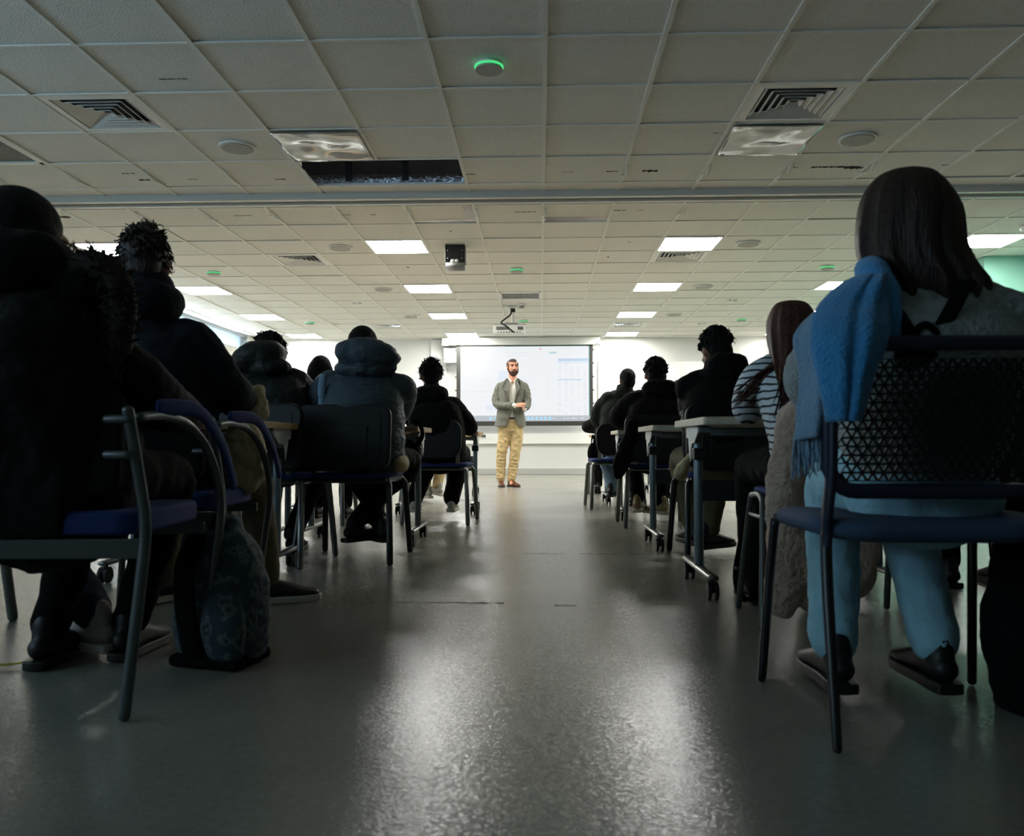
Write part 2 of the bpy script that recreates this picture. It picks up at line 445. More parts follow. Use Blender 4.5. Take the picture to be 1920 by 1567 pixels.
# ------------------------------------------------------------------ the room
XL, XR, YB, YF, H = -5.5, 5.35, 16.5, -4.2, 2.648
struct(MB().box(((XL + XR) / 2, (YB + YF) / 2, -0.05), (XR - XL + .4, YB - YF + .4, 0.1)).build('floor', M['floor'], smooth=False))
floor = bpy.data.objects['floor']
def crack(mb, x0, x1, y, z, amp, dens=90, keep=0.5):
    n = max(6, int((x1 - x0) * dens)); x = x0
    for i in range(n):
        a = x0 + (x1 - x0) * i / n; b = x0 + (x1 - x0) * (i + 1.02) / n
        if noise.noise(Vector((a * 9, y * 3, 0.3))) * 0.5 + 0.5 > keep: continue
        h = amp * (0.35 + random.random()); w = amp * 0.3 * (random.random() - .5)
        mb.add([(a, y - h / 2 + w, z), (b, y - h / 2 - w, z), (b, y + h / 2 + w, z), (a, y + h / 2, z)], [(0, 1, 2, 3)])
sm = MB()
for (pa, pb, py) in ((980, 1208, 1037), (680, 945, 1129), (1228, 1312, 1130), (560, 640, 1030), (1040, 1080, 1133)):
    d = CAMZ * FPX / (py - 830); a = at(pa, py, d); b = at(pb, py, d)
    crack(sm, a.x, b.x, a.y, 0.0015, 0.013, 90, 0.66)
o = sm.build('floor_seam', M['crack'], smooth=False); struct(o)

# ceiling tiles in a 600 mm grid, some missing or lifted
X0, Y0 = 0.03, 4.2
def cx(k): return X0 + 0.6 * k
def ry(j): return Y0 + 0.6 * j
lights = {(k, j) for k in (-3, 2) for j in (7, 11, 15, 19)} | {(-8, j) for j in (7, 11, 15, 19)} | {(7, 7), (6, 11), (7, 15), (7, 19)}
vents4 = [(-5, 1), (2, 1), (-5, 8), (2, 8), (-5, 17), (2, 17)]
grilles = [(-7, 2), (-1, 12)]
sheets = [(-3, 2), (2, 2)]
openings = {(-3, 3), (-2, 3), (-2, 5), (0, 5)}
skip = set(lights) | set(vents4) | set(grilles) | openings
mb = MB()
for k in range(-10, 10):
    for j in range(-14, 21):
        if (k, j) in skip: continue
        a, b = max(cx(k), XL), min(cx(k + 1), XR); c, d = ry(j), min(ry(j + 1), YB)
        if j == 4: 
            mb.box(((a + b) / 2, c + .1, H + .012), (b - a, .2, .016)); mb.box(((a + b) / 2, d - .1, H + .012), (b - a, .2, .016)); continue
        sag = random.choice((0, 0, 0, .002, .004))
        mb.box(((a + b) / 2, (c + d) / 2, H + .013 + sag), (b - a, d - c, .016))
mb.box(((-2 * .6 + X0), ry(3) + .699, H + .012), (1.2, .003, .016))
struct(mb.build('ceiling', M['tile'], smooth=False))
ceil = bpy.data.objects['ceiling']
# lifted tiles
T = Matrix.Translation((cx(-2) + .255, ry(5) + .30, H + .034)) @ Matrix.Rotation(R(-1.6), 4, 'Y') @ Matrix.Rotation(R(1.0), 4, 'X')
o = tag(MB().box((0, 0, 0), (.49, .585, .016), T).build('ceiling_tile', M['tile'], smooth=False), 'lifted pale ceiling tile askew beside a dark gap, left of the aisle', 'ceiling tile')
T = Matrix.Translation((cx(0) + .30, ry(5) + .29, H + .044)) @ Matrix.Rotation(R(.8), 4, 'Y') @ Matrix.Rotation(R(1.2), 4, 'X')
o = tag(MB().box((0, 0, 0), (.585, .575, .016), T).build('ceiling_tile', M['tile'], smooth=False), 'lifted ceiling tile with a thin dark gap along its far edge, near the room centre', 'ceiling tile')
# tee grid
mb = MB()
for k in range(-9, 10):
    e_ = 6.0 if k == -2 else 6.8
    mb.box((cx(k), (YF + e_) / 2, H + .001), (.026, e_ - YF, .007)); mb.box((cx(k), (7.0 + YB) / 2, H + .001), (.026, YB - 7.0, .007))
for j in range(-14, 21):
    mb.box(((XL + XR) / 2, ry(j), H + .0012), (XR - XL, .02, .0066))
struct(mb.build('trim_1', M['tbar'], smooth=False))
# tears in the tiles and bent tee bars along the row in front of the track
mb = MB()
for (px, py, w, a) in ((240, 312, .10, .02), (275, 325, .12, .03), (700, 325, .05, .012), (880, 322, .10, .014), (1065, 320, .10, .012), (1147, 320, .08, .02), (1218, 320, .12, .045), (1490, 317, .06, .012), (1565, 317, .34, .03), (1600, 319, .14, .05), (1772, 316, .06, .014),
                       (360, 325, .08, .01), (525, 327, .08, .02), (120, 395, .20, .05), (455, 396, .16, .015), (510, 396, .10, .01), (650, 397, .08, .012), (700, 397, .05, .014), (985, 395, .18, .016), (1160, 394, .14, .02), (1200, 394, .05, .01), (765, 498, .03, .05), (1140, 482, .02, .05), (1180, 454, .03, .02), (845, 430, .03, .02), (325, 130, .16, .01), (1345, 250, .06, .01)):
    d = (H - CAMZ) * FPX / (830 - py); p = at(px, py, d)
    crack(mb, p.x - w / 2, p.x + w / 2, p.y, H + .003, a, 100, 0.75)
struct(mb.build('ceiling_tear', M['crack'], smooth=False))
mb = MB()
for k in (-7, -6, -5, -4, -3, 1, 2, 3, 4):
    x = cx(k) + .012
    mb.tube([(x, 6.2, H - .002), (x + .01, 6.32, H - .03), (x - .01, 6.42, H - .008), (x, 6.55, H - .003)], [(.014, .003)] * 4, n=6, k=3, side=(1, 0, 0))
for k in (-6, -5, -4, -3, -2, -1, 0, 2):
    x = cx(k) + .012
    mb.tube([(x, 7.3, H - .002), (x + .012, 7.42, H - .035), (x - .008, 7.52, H - .01), (x, 7.7, H - .003)], [(.014, .003)] * 4, n=6, k=3, side=(1, 0, 0))
struct(mb.build('trim_2', M['tbar']))
# void above
mb = MB()
mb.box((0, (YB + YF) / 2, H + .75), (11.5, YB - YF, .1))
struct(mb.build('ceiling_slab', M['void'], smooth=False))
mb = MB()
mb.box((cx(-2), 6.93, H + .30), (1.6, .04, .5)); mb.box((cx(-3) - .30, 6.3, H + .36), (.03, 1.2, .6))
struct(mb.build('ceiling_bulkhead', M['void'], smooth=False))
t = thing('duct', 'crinkled silver foil duct inside the open ceiling gap', 'duct', (0, 0, 0))
mb = MB(); pts = []
for i in range(40): pts.append((-1.85 + i * .036, 6.72 + .008 * math.sin(i * 2.1), H + .07 + .006 * math.sin(i * 3.3)))
mb.tube(pts, [.05 + .006 * (i % 2) + .004 * random.random() for i in range(40)], n=18)
mb.build('foil_sleeve', M['foil'], t)
for x in (-1.5, -1.05):
    tt = thing('hanger_bracket', 'dark metal hanger in the open ceiling gap, %s' % ('at its left corner' if x < -1.2 else 'at its middle'), 'bracket', (x, 6.5, H + .06))
    b = MB(); b.box((-.02, 0, .12), (.012, .16, .03)); b.box((.02, 0, .12), (.012, .16, .03)); b.box((0, .07, .04), (.05, .012, .15)); b.build('channel', M['black_metal'], tt, smooth=False)
    MB().tube([(0, -.06, .12), (0, -.06, .62)], .003, n=6).build('rod', M['black_metal'], tt)
# folding partition track
t = MB()
t.box((-.05, 6.90, H - .008), (XR - XL, .20, .03)); t.box((-.05, 6.825, H - .035), (XR - XL, .05, .03)); t.box((-.05, 6.975, H - .035), (XR - XL, .05, .03))
struct(t.build('trim_3', M['rail'], smooth=False, bevel=.003))
# walls
def wall(name, boxes, m, **k):
    mb = MB()
    for c, d in boxes: mb.box(c, d)
    return struct(mb.build(name, m, smooth=False, **k))
wall('wall_back', [((0, YB + .1, 1.4), (12, .2, 2.9))], M['wall'])
wall('wall_rear', [((0, YF - .1, 1.4), (12, .2, 2.9))], M['rear'])
# left wall with two strips of windows
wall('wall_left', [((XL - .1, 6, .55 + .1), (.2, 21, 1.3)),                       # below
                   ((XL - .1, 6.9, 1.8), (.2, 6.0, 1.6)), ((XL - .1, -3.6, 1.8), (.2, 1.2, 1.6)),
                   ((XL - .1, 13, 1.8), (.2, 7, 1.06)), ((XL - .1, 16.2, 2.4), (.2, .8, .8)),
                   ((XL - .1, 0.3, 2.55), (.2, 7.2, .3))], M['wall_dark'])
def window(name, y0, y1, z0, z1, n):
    r = empty(name, (XL - .08, (y0 + y1) / 2, z0)); r['kind'] = 'structure'
    L = y1 - y0; hz = z1 - z0; b = MB()
    b.box((0, 0, .02), (.08, L, .04)); b.box((0, 0, hz - .02), (.08, L, .04))
    for i in range(n + 1): b.box((0, -L / 2 + L * i / n, hz / 2), (.07, .035, hz))
    b.build('window_frame', M['grey_plastic'], r, smooth=False)
    for i in range(n):
        q = MB().box((.0, -L / 2 + L * (i + .5) / n, hz / 2), (.006, L / n - .04, hz - .08)); q.build('pane', M['glass'], r, smooth=False)
window('window_1', 10.0, 15.8, 2.33, 2.65, 3)
window('window_2', -3.0, 3.9, 1.7, 2.5, 5)
# vertical blind slats behind the far window
b = MB()
for i in range(58): b.box((XL - .16, 10.05 + i * .1, 2.49), (.004, .09, .32), rz=0)
bm_ = bpy.data.materials.new('translucent_blind'); bm_.use_nodes = True
nt_ = bm_.node_tree; nt_.nodes.remove(nt_.nodes['Principled BSDF'])
tr_ = nt_.nodes.new('ShaderNodeBsdfTranslucent'); tr_.inputs[0].default_value = (0.86, 0.88, 0.88, 1)
di_ = nt_.nodes.new('ShaderNodeBsdfDiffuse'); di_.inputs[0].default_value = (0.8, 0.8, 0.8, 1)
mx_ = nt_.nodes.new('ShaderNodeMixShader'); mx_.inputs[0].default_value = 0.35
nt_.links.new(tr_.outputs[0], mx_.inputs[1]); nt_.links.new(di_.outputs[0], mx_.inputs[2]); nt_.links.new(mx_.outputs[0], nt_.nodes['Material Output'].inputs[0])
o = b.build('blind', bm_, smooth=False)
tag(o, 'white vertical blind lit by daylight in the high left window', 'blind')
# right side: green wall and bulkhead
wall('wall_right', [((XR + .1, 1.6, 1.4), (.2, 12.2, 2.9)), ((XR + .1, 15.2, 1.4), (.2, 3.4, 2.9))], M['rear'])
wall('trim_8', [((XR + .1, 10.6, 1.4), (.2, 5.8, 2.9))], M['green'])
wall('trim_4', [((5.12, 9.75, 2.455), (.50, .66, .39)), ((5.30, 9.75, 1.3), (.1, .05, 2.6))], M['green'])
wall('trim_5', [((4.42, 16.46, 1.35), (.08, .06, 2.6)), ((4.9, 15.6, 1.35), (.9, 1.75, 2.6))], M['wall'])
# back wall furniture
wall('baseboard_back', [((-.1, 16.48, .06), (10.6, .04, .115))], M['skirt'], bevel=.004)
wall('trim_6', [((0, 16.45, .695), (8.4, .1, .20))], M['white_plastic'], bevel=.006)     # dado trunking
wall('trim_7', [((-1.98, 16.47, 1.7), (.30, .06, 1.86))], M['wall'], bevel=.004)
wall('baseboard_left', [((XL + .02, 6, .06), (.04, 20.5, .115))], M['skirt'])
wall('baseboard_right', [((XR - .02, 6, .06), (.04, 20.5, .115))], M['skirt'])
def sock(px, label):
    p = at(px, 817.5, 16.39)
    r = thing('wall_socket', label, 'socket', (p.x, 16.4, p.z))
    MB().box((0, -.008, 0), (.17, .016, .09)).build('plate', M['white_plastic'], r, bevel=.003)
    MB().box((0, -.019, 0), (.12, .008, .05)).build('outlet', mat('dark_green_insert', rgb(60, 90, 80), .5), r, smooth=False)
sock(905, 'white double wall socket with dark insert under the projection screen')
# whiteboards
def board(x0, x1, z0, z1, label):
    r = thing('whiteboard', label, 'whiteboard', ((x0 + x1) / 2, 16.5, z0))
    MB().box((0, -.02, (z1 - z0) / 2), (x1 - x0, .02, z1 - z0)).build('panel', M['board'], r, smooth=False)
    f = MB(); w = x1 - x0; h = z1 - z0
    f.box((0, -.025, 0), (w + .02, .03, .015)); f.box((0, -.025, h), (w + .02, .03, .015)); f.box((-w / 2, -.025, h / 2), (.012, .03, h)); f.box((w / 2, -.025, h / 2), (.012, .03, h))
    f.build('frame', M['white_plastic'], r, smooth=False)
    MB().box((0, -.05, -.01), (w * .9, .06, .01)).build('pen_tray', M['grey_plastic'], r, smooth=False)
board(1.13, 3.2, .98, 2.19, 'glossy whiteboard to the right of the projection screen')
# screen
p0 = at(856, 647, 16.2); p1 = at(1112, 796, 16.2)
sx0, sx1, sz1, sz0 = p0.x, p1.x, p0.z, p1.z
r = thing('projection_screen', 'wide pull-down projection screen with black border showing a pale computer desktop', 'projection screen', ((sx0 + sx1) / 2, 16.2, sz0))
w, h = sx1 - sx0, sz1 - sz0
b = MB(); bw = .055
b.box((-w / 2 + bw / 2 + .01, 0, h / 2), (bw + .02, .012, h)); b.box((w / 2 - bw / 2 - .01, 0, h / 2), (bw + .02, .012, h))
b.box((0, 0, .035), (w, .012, .07)); b.box((0, 0, h - .012), (w, .012, .025)); b.box((0, .004, .0), (w + .1, .05, .035))
b.build('border', M['border'], r, smooth=False)
E = MB().box((0, 0, h / 2 + .02), (w - .12, .008, h - .10))
pic = E.build('projected_picture', emit('projected_white', (0.90, 0.92, 0.95, 1), 0.92), r, smooth=False)
iw, ih = w - .12, h - .10
def px_rect(mb, u0, v0, u1, v1, dz=0.006):
    """rectangle in picture units 0..1 from top left"""
    X0_ = -iw / 2 + u0 * iw; X1_ = -iw / 2 + u1 * iw; Z1_ = h / 2 + .02 + ih / 2 - v0 * ih; Z0_ = h / 2 + .02 + ih / 2 - v1 * ih
    mb.box(((X0_ + X1_) / 2, -dz, (Z0_ + Z1_) / 2), (X1_ - X0_, .001, Z1_ - Z0_))
b = MB(); px_rect(b, 0, .925, 1, 1); b.build('taskbar', emit('taskbar_grey', (0.50, 0.54, 0.58, 1), .92), pic, smooth=False)
b = MB()
for u in (.23, .27, .52, .55, .585, .62, .65, .685): px_rect(b, u, .94, u + .018, .985, .008)
b.build('taskbar_icons', emit('icon_blue', (0.42, 0.74, 0.98, 1), .95), pic, smooth=False)
b = MB()
for u in (.72, .80, .83, .86, .875, .89, .93, .945): px_rect(b, u, .955, u + .008, .968, .008)
b.build('clock_marks', emit('icon_pale', (0.9, 0.93, 1, 1), 1), pic, smooth=False)
b = MB()
for i in range(26):
    v = .45 + i * .017
    if random.random() < .75: px_rect(b, .05 + .2 * random.random(), v, .40 + .2 * random.random(), v + .002)
for i in range(34):
    v = .24 + i * .02
    for c in range(5):
        if random.random() < .6: px_rect(b, .76 + c * .048, v, .76 + c * .048 + .014 + .014 * random.random(), v + .006)
for u in (.36, .40, .43, .47, .50): px_rect(b, u, .085, u + .025, .093)
px_rect(b, .36, .125, .52, .13); px_rect(b, .755, .42, .757, .80); px_rect(b, .02, .60, .45, .603)
for u in (.03, .44, .57, .68): px_rect(b, u, .3, u + .001, .9)
b.build('text_lines', emit('text_grey', (0.72, 0.76, 0.84, 1), .95), pic, smooth=False)['kind'] = 'stuff'
b = MB(); px_rect(b, .757, .165, .99, .20); px_rect(b, .757, .44, .94, .455, .007)
b.build('header_band', emit('band_blue', (0.55, 0.68, 0.84, 1), .95), pic, smooth=False)
M['pale'] = emit('band_pale', (0.76, 0.83, 0.93, 1), .95)
for q_ in ((.757, .20, .99, .23), (.30, .33, .37, .45), (.20, .78, .26, .85)):
    b = MB(); px_rect(b, *q_); b.build('pale_band', M['pale'], pic, smooth=False)
b = MB(); px_rect(b, .69, .075, .745, .10); b.build('button', emit('button_teal', (0.50, 0.72, 0.76, 1), .9), pic, smooth=False)
b = MB(); px_rect(b, .615, .025, .63, .045); b.build('red_dot', emit('dot_red', (0.9, 0.5, 0.5, 1), .9), pic, smooth=False)
b = MB(); px_rect(b, .997, 0, 1.0, .92, .007); px_rect(b, .35, 0, 1, .004, .007)
b.build('picture_edge', emit('edge_teal', (0.1, 0.55, 0.5, 1), .8), pic, smooth=False)
b = MB()
for i in range(6):
    for s_ in (-1, 1): b.ell((s_ * (w / 2 + .012), 0, .15 + i * (h - .25) / 5), (.016, .012, .014), n=8, h=6)
b.build('tension_tabs', M['border'], r)
p0 = at(843, 634, 16.2); p1 = at(1125, 646, 16.2)
r = thing('screen_housing', 'long white roller housing above the projection screen', 'screen housing', ((p0.x + p1.x) / 2, 16.25, p1.z))
MB().box((0, 0, (p0.z - p1.z) / 2), (p1.x - p0.x, .16, p0.z - p1.z)).build('casing', M['wall'], r, bevel=.01)
for s_ in (-1, 1): MB().box((s_ * ((p1.x - p0.x) / 2 + .006), 0, .06), (.014, .17, .13)).build('end_cap', M['grey_plastic'], r, bevel=.004)
MB().box(((p1.x - p0.x) / 2 - .06, -.082, .02), (.05, .004, .014)).build('maker_plate', M['border'], r, smooth=False)
p0 = at(829, 633, 16.3); p1 = at(842, 649, 16.3)
tag(MB().box((0, 0, 0), (p1.x - p0.x, .2, p0.z - p1.z)).build('junction_box', M['wall'], bevel=.008, loc=((p0.x + p1.x) / 2, 16.33, (p0.z + p1.z) / 2)), 'small white box left of the screen housing', 'box')
p0 = at(832, 652, 16.3); p1 = at(856, 680, 16.3)
tag(MB().box((0, 0, 0), (p1.x - p0.x, .14, p0.z - p1.z)).build('speaker_box', M['wall'], bevel=.008, loc=((p0.x + p1.x) / 2, 16.36, (p0.z + p1.z) / 2)), 'white rectangular box behind the left edge of the projection screen', 'box')

# ------------------------------------------------------------------ ceiling fixtures
def cell_label(k, j):
    side = {-3: 'column left of the projector', 2: 'column right of the projector', -8: 'far left column', 7: 'far right column', 6: 'far right column behind the blue scarf'}[k]
    row = {7: 'nearest row', 11: 'second row', 15: 'third row', 19: 'row against the front wall'}[j]
    return 'square white LED ceiling panel, %s, %s' % (row, side)
proto = None
for (k, j) in sorted(lights):
    loc = (cx(k) + .3, ry(j) + .3, H)
    if proto is None:
        proto = thing('ceiling_light', cell_label(k, j), 'ceiling light', loc, 0, 'square LED ceiling panels')
        MB().box((0, 0, .008), (.57, .57, .008)).build('diffuser', M['light'], proto, smooth=False)
        f = MB()
        for s_ in (-1, 1): f.box((s_ * .29, 0, .003), (.02, .6, .016)); f.box((0, s_ * .29, .003), (.56, .02, .016))
        f.build('frame', M['white_plastic'], proto, smooth=False)
    else: dup(proto, loc, label=cell_label(k, j))
# four-way diffusers
vn = {(-5, 1): 'nearest left, with bright lower edge', (2, 1): 'nearest right, beside the buckled sheet', (-5, 8): 'left, middle of the room', (2, 8): 'right, directly behind the nearest right light', (-5, 17): 'left, near the front wall', (2, 17): 'right, near the front wall'}
proto = None
for (k, j) in vents4:
    loc = (cx(k) + .3, ry(j) + .3, H)
    lab = 'square louvred air vent, ' + vn[(k, j)]
    if proto: dup(proto, loc, label=lab); continue
    proto = thing('air_vent', lab, 'air vent', loc, 0, 'square louvred air vents')
    f = MB(); o_ = .30; i_ = .235
    for (a, z_) in ((o_, 0.0),):
        vs = [(-o_, -o_, .006), (o_, -o_, .006), (o_, o_, .006), (-o_, o_, .006), (-i_, -i_, 0), (i_, -i_, 0), (i_, i_, 0), (-i_, i_, 0), (-i_, -i_, .03), (i_, -i_, .03), (i_, i_, .03), (-i_, i_, .03)]
        fs = [(i, (i + 1) % 4, 4 + (i + 1) % 4, 4 + i) for i in range(4)] + [(4 + i, 4 + (i + 1) % 4, 8 + (i + 1) % 4, 8 + i) for i in range(4)]
        f.add(vs, fs)
    f.build('frame', M['white_plastic'], proto, smooth=False, solid=.003)
    g = MB()
    for q in range(5):
        a = .225 - q * .044; b_ = a - .026
        vs = [(-a, -a, .002), (a, -a, .002), (a, a, .002), (-a, a, .002), (-b_, -b_, .020), (b_, -b_, .020), (b_, b_, .020), (-b_, b_, .020)]
        g.add(vs, [(i, (i + 1) % 4, 4 + (i + 1) % 4, 4 + i) for i in range(4)])
    g.build('louvres', M['white_plastic'], proto, smooth=False, solid=.002)
    MB().box((0, 0, .06), (.52, .52, .01)).build('plenum', M['rail_dark'], proto, smooth=False)
for (k, j), lab in zip(grilles, ('dark perforated return grille at the far left of the ceiling', 'dark slotted ceiling grille in front of the projector')):
    r = thing('ceiling_grille', lab, 'grille', (cx(k) + .3, ry(j) + .3, H))
    f = MB()
    for s_ in (-1, 1): f.box((s_ * .28, 0, .002), (.05, .6, .012)); f.box((0, s_ * .26 if j > 5 else s_ * .28, .002), (.56, .08 if j > 5 else .05, .012))
    f.build('frame', M['white_plastic'], r, smooth=False)
    g = MB()
    for i in range(27): g.box((-.26 + i * .02, 0, .008), (.008, .5, .006))
    for i in range(27): g.box((0, -.26 + i * .02, .010), (.5, .006, .006))
    g.build('mesh_face', M['grey_plastic'], r, smooth=False)
    MB().box((0, 0, .05), (.56, .56, .01)).build('plenum', M['rail_dark'], r, smooth=False)
for (k, j), lab in zip(sheets, ('buckled shiny light diffuser sheet left, beside the open ceiling gap', 'buckled shiny light diffuser sheet right, beyond the near right vent')):
    mb = MB(); N = 22; vs = []; fs = []
    for i in range(N + 1):
        for q in range(N + 1):
            u, v_ = i / N, q / N
            e = min(1, 6 * u, 6 * (1 - u), 6 * v_, 6 * (1 - v_))
            z = .018 * noise.noise(Vector((u * 3.1 + k, v_ * 3.3, .5 + k))) * e
            vs.append((-.285 + .57 * u, -.285 + .57 * v_, z))
    for i in range(N):
        for q in range(N): fs.append((i * (N + 1) + q, (i + 1) * (N + 1) + q, (i + 1) * (N + 1) + q + 1, i * (N + 1) + q + 1))
    mb.add(vs, fs)
    tag(mb.build('diffuser_sheet', M['sheet'], solid=.002, loc=(cx(k) + .3, ry(j) + .3, H - .012)), lab, 'diffuser sheet')
# round speakers
proto = None
for (k, j, lab) in ((-4, 2, 'left, nearest, in the darker tiles'), (3, 2, 'right, nearest, in the darker tiles'), (-4, 7, 'left, beyond the track'), (3, 7, 'right, beyond the track'), (-4, 11, 'left, middle distance'), (3, 11, 'right, middle distance'), (-4, 15, 'left, far'), (3, 15, 'right, far')):
    loc = (cx(k) + .3, ry(j) + .3, H)
    if proto: dup(proto, loc, label='flat round ceiling speaker, ' + lab); continue
    proto = thing('ceiling_speaker', 'flat round ceiling speaker, ' + lab, 'ceiling speaker', loc, 0, 'round ceiling speakers')
    MB().cyl((0, 0, -.004), .125, .016, n=36).build('bezel', M['white_plastic'], proto, bevel=.003)
    MB().cyl((0, 0, -.014), .108, .008, n=36).build('grille', M['speaker'], proto, bevel=.002)
# sensors with green ring
proto = None
for (k, j, lab) in ((-1, 0, 'nearest, glowing brightly above the aisle'), (-7, 9, 'left, middle of the room'), (-1, 9, 'centre, middle of the room'), (5, 9, 'right, above the blue scarf'), (-7, 16, 'far left near the front wall'), (-1, 16, 'behind the projector'), (5, 16, 'far right near the front wall')):
    loc = (cx(k) + .3, ry(j) + .3, H)
    if proto: dup(proto, loc, label='round ceiling sensor with green light ring, ' + lab); continue
    proto = thing('occupancy_sensor', 'round ceiling sensor with green light ring, ' + lab, 'sensor', loc, 0, 'round sensors with green rings')
    MB().cyl((0, 0, -.004), .074, .016, n=36).build('base', M['white_plastic'], proto)
    MB().cyl((0, 0, -.014), .079, .005, n=36).build('light_ring', M['green_glow'], proto)
    MB().cyl((0, 0, -.026), .076, .014, n=36, r2=.070).build('cover', M['speaker'], proto, bevel=.002)
# smoke detector, sprinklers
p = at(978, 570, 12.4)
r = thing('smoke_detector', 'small white smoke detector just in front of the projector mount', 'smoke detector', (p.x, p.y, H))
MB().cyl((0, 0, -.012), .06, .026, n=24).build('base', M['white_plastic'], r)
MB().cyl((0, 0, -.04), .035, .036, n=24, r2=.045).build('chamber', M['grey_plastic'], r)
for (px, py, lab) in ((669, 565, 'left of the aisle'), (1373, 565, 'right of the aisle'), (780, 588, 'near the front wall, left'), (1316, 608, 'near the front wall, right')):
    d = (H - CAMZ) * FPX / (830 - py); p = at(px, py, d)
    r = thing('twin_detector', 'tiny white twin ceiling detector ' + lab, 'detector', (p.x, p.y, H))
    for s_ in (-1, 1): MB().cyl((s_ * .04, 0, -.008), .03, .02, n=14).build('head', M['white_plastic'], r)
r = thing('wifi_unit', 'white wireless access point with blue light at the upper right edge', 'access point', (4.66, 8.1, H))
MB().cyl((0, 0, -.02), .11, .035, n=30, r2=.13).build('body', M['white_plastic'], r, bevel=.01)
MB().cyl((-.04, -.06, -.042), .006, .006, n=10).build('led', M['blue_led'], r)
# black ceiling box
p = at(853, 455, 8.63)
r = thing('ceiling_box', 'black box with a curved pale grey foot hanging from the ceiling', 'ceiling box', (p.x, 8.63, H))
MB().box((0, .07, -.095), (.205, .14, .19)).build('housing', M['black_metal'], r, bevel=.004)
MB().tube([(-.095, .05, -.215), (.095, .05, -.215)], [(.075, .045)] * 2, n=20, side=(0, 1, 0), round_=False).build('foot', M['grey_plastic'], r)
b = MB()
for sx_ in (-1, 1):
    for sz_ in (-.06, -.14): b.cyl((sx_ * .075, -.003, sz_), .006, .004, 'Y', n=8)
b.build('screws', M['chrome'], r)
b = MB(); b.ell((-.02, -.006, -.17), (.028, .01, .022), n=10, h=6); b.ell((.02, -.006, -.168), (.022, .01, .018), n=10, h=6)
b.build('indicator', M['white_plastic'], r)
# projector
p = at(955, 572, 12.55)
r = thing('projector', 'white ceiling projector with rear sockets hanging on a short pole', 'projector', (p.x, 12.6, H))
MB().cyl((0.03, 0, -.02), .06, .03, n=20).build('mount_plate', M['white_plastic'], r)
MB().tube([(.05, 0, -.03), (.05, 0, -.26)], .02, n=14).build('pole', M['white_plastic'], r)
MB().box((.05, 0, -.06), (.07, .05, .06)).build('clamp', M['border'], r, bevel=.006)
MB().tube([(.03, -.06, -.05), (.02, -.08, -.13), (-.06, -.1, -.2), (-.12, -.12, -.26), (-.06, -.14, -.30), (.02, -.16, -.37), (.06, -.16, -.40)], .012, n=8, k=4).build('cable', M['rubber'], r)
MB().box((.03, 0, -.27), (.2, .2, .03)).build('bracket', M['grey_plastic'], r, bevel=.01)
bo = MB().box((0, .03, -.355), (.47, .34, .13)).build('casing', M['white_plastic'], r, bevel=.016)
b = MB()
for i in range(10): b.box((-.18 + i * .019, -.142, -.345), (.011, .006, .05))
for i in range(6): b.box((.13 + i * .014, -.142, -.345), (.008, .006, .05))
b.build('vent_slots', M['border'], bo, smooth=False)
b = MB()
for i in range(9): b.box((-.16 + i * .04, -.142, -.40), (.018, .006, .012))
b.build('ports', M['rubber'], bo, smooth=False)
MB().box((0, .03, -.288), (.47, .33, .012)).build('lid', M['grey_plastic'], r, bevel=.004)
MB().cyl((.1, .21, -.35), .045, .04, 'Y', n=24).build('lens', M['eye'], r)

# ------------------------------------------------------------------ furniture
def rounded_rect(w, h, r, n=6):
    out = []
    for (cx_, cy_, a0) in ((w / 2 - r, h / 2 - r, 0), (-w / 2 + r, h / 2 - r, 90), (-w / 2 + r, -h / 2 + r, 180), (w / 2 - r, -h / 2 + r, 270)):
        for i in range(n + 1):
            a = R(a0 + 90 * i / n); out.append((cx_ + r * math.cos(a), cy_ + r * math.sin(a)))
    return out

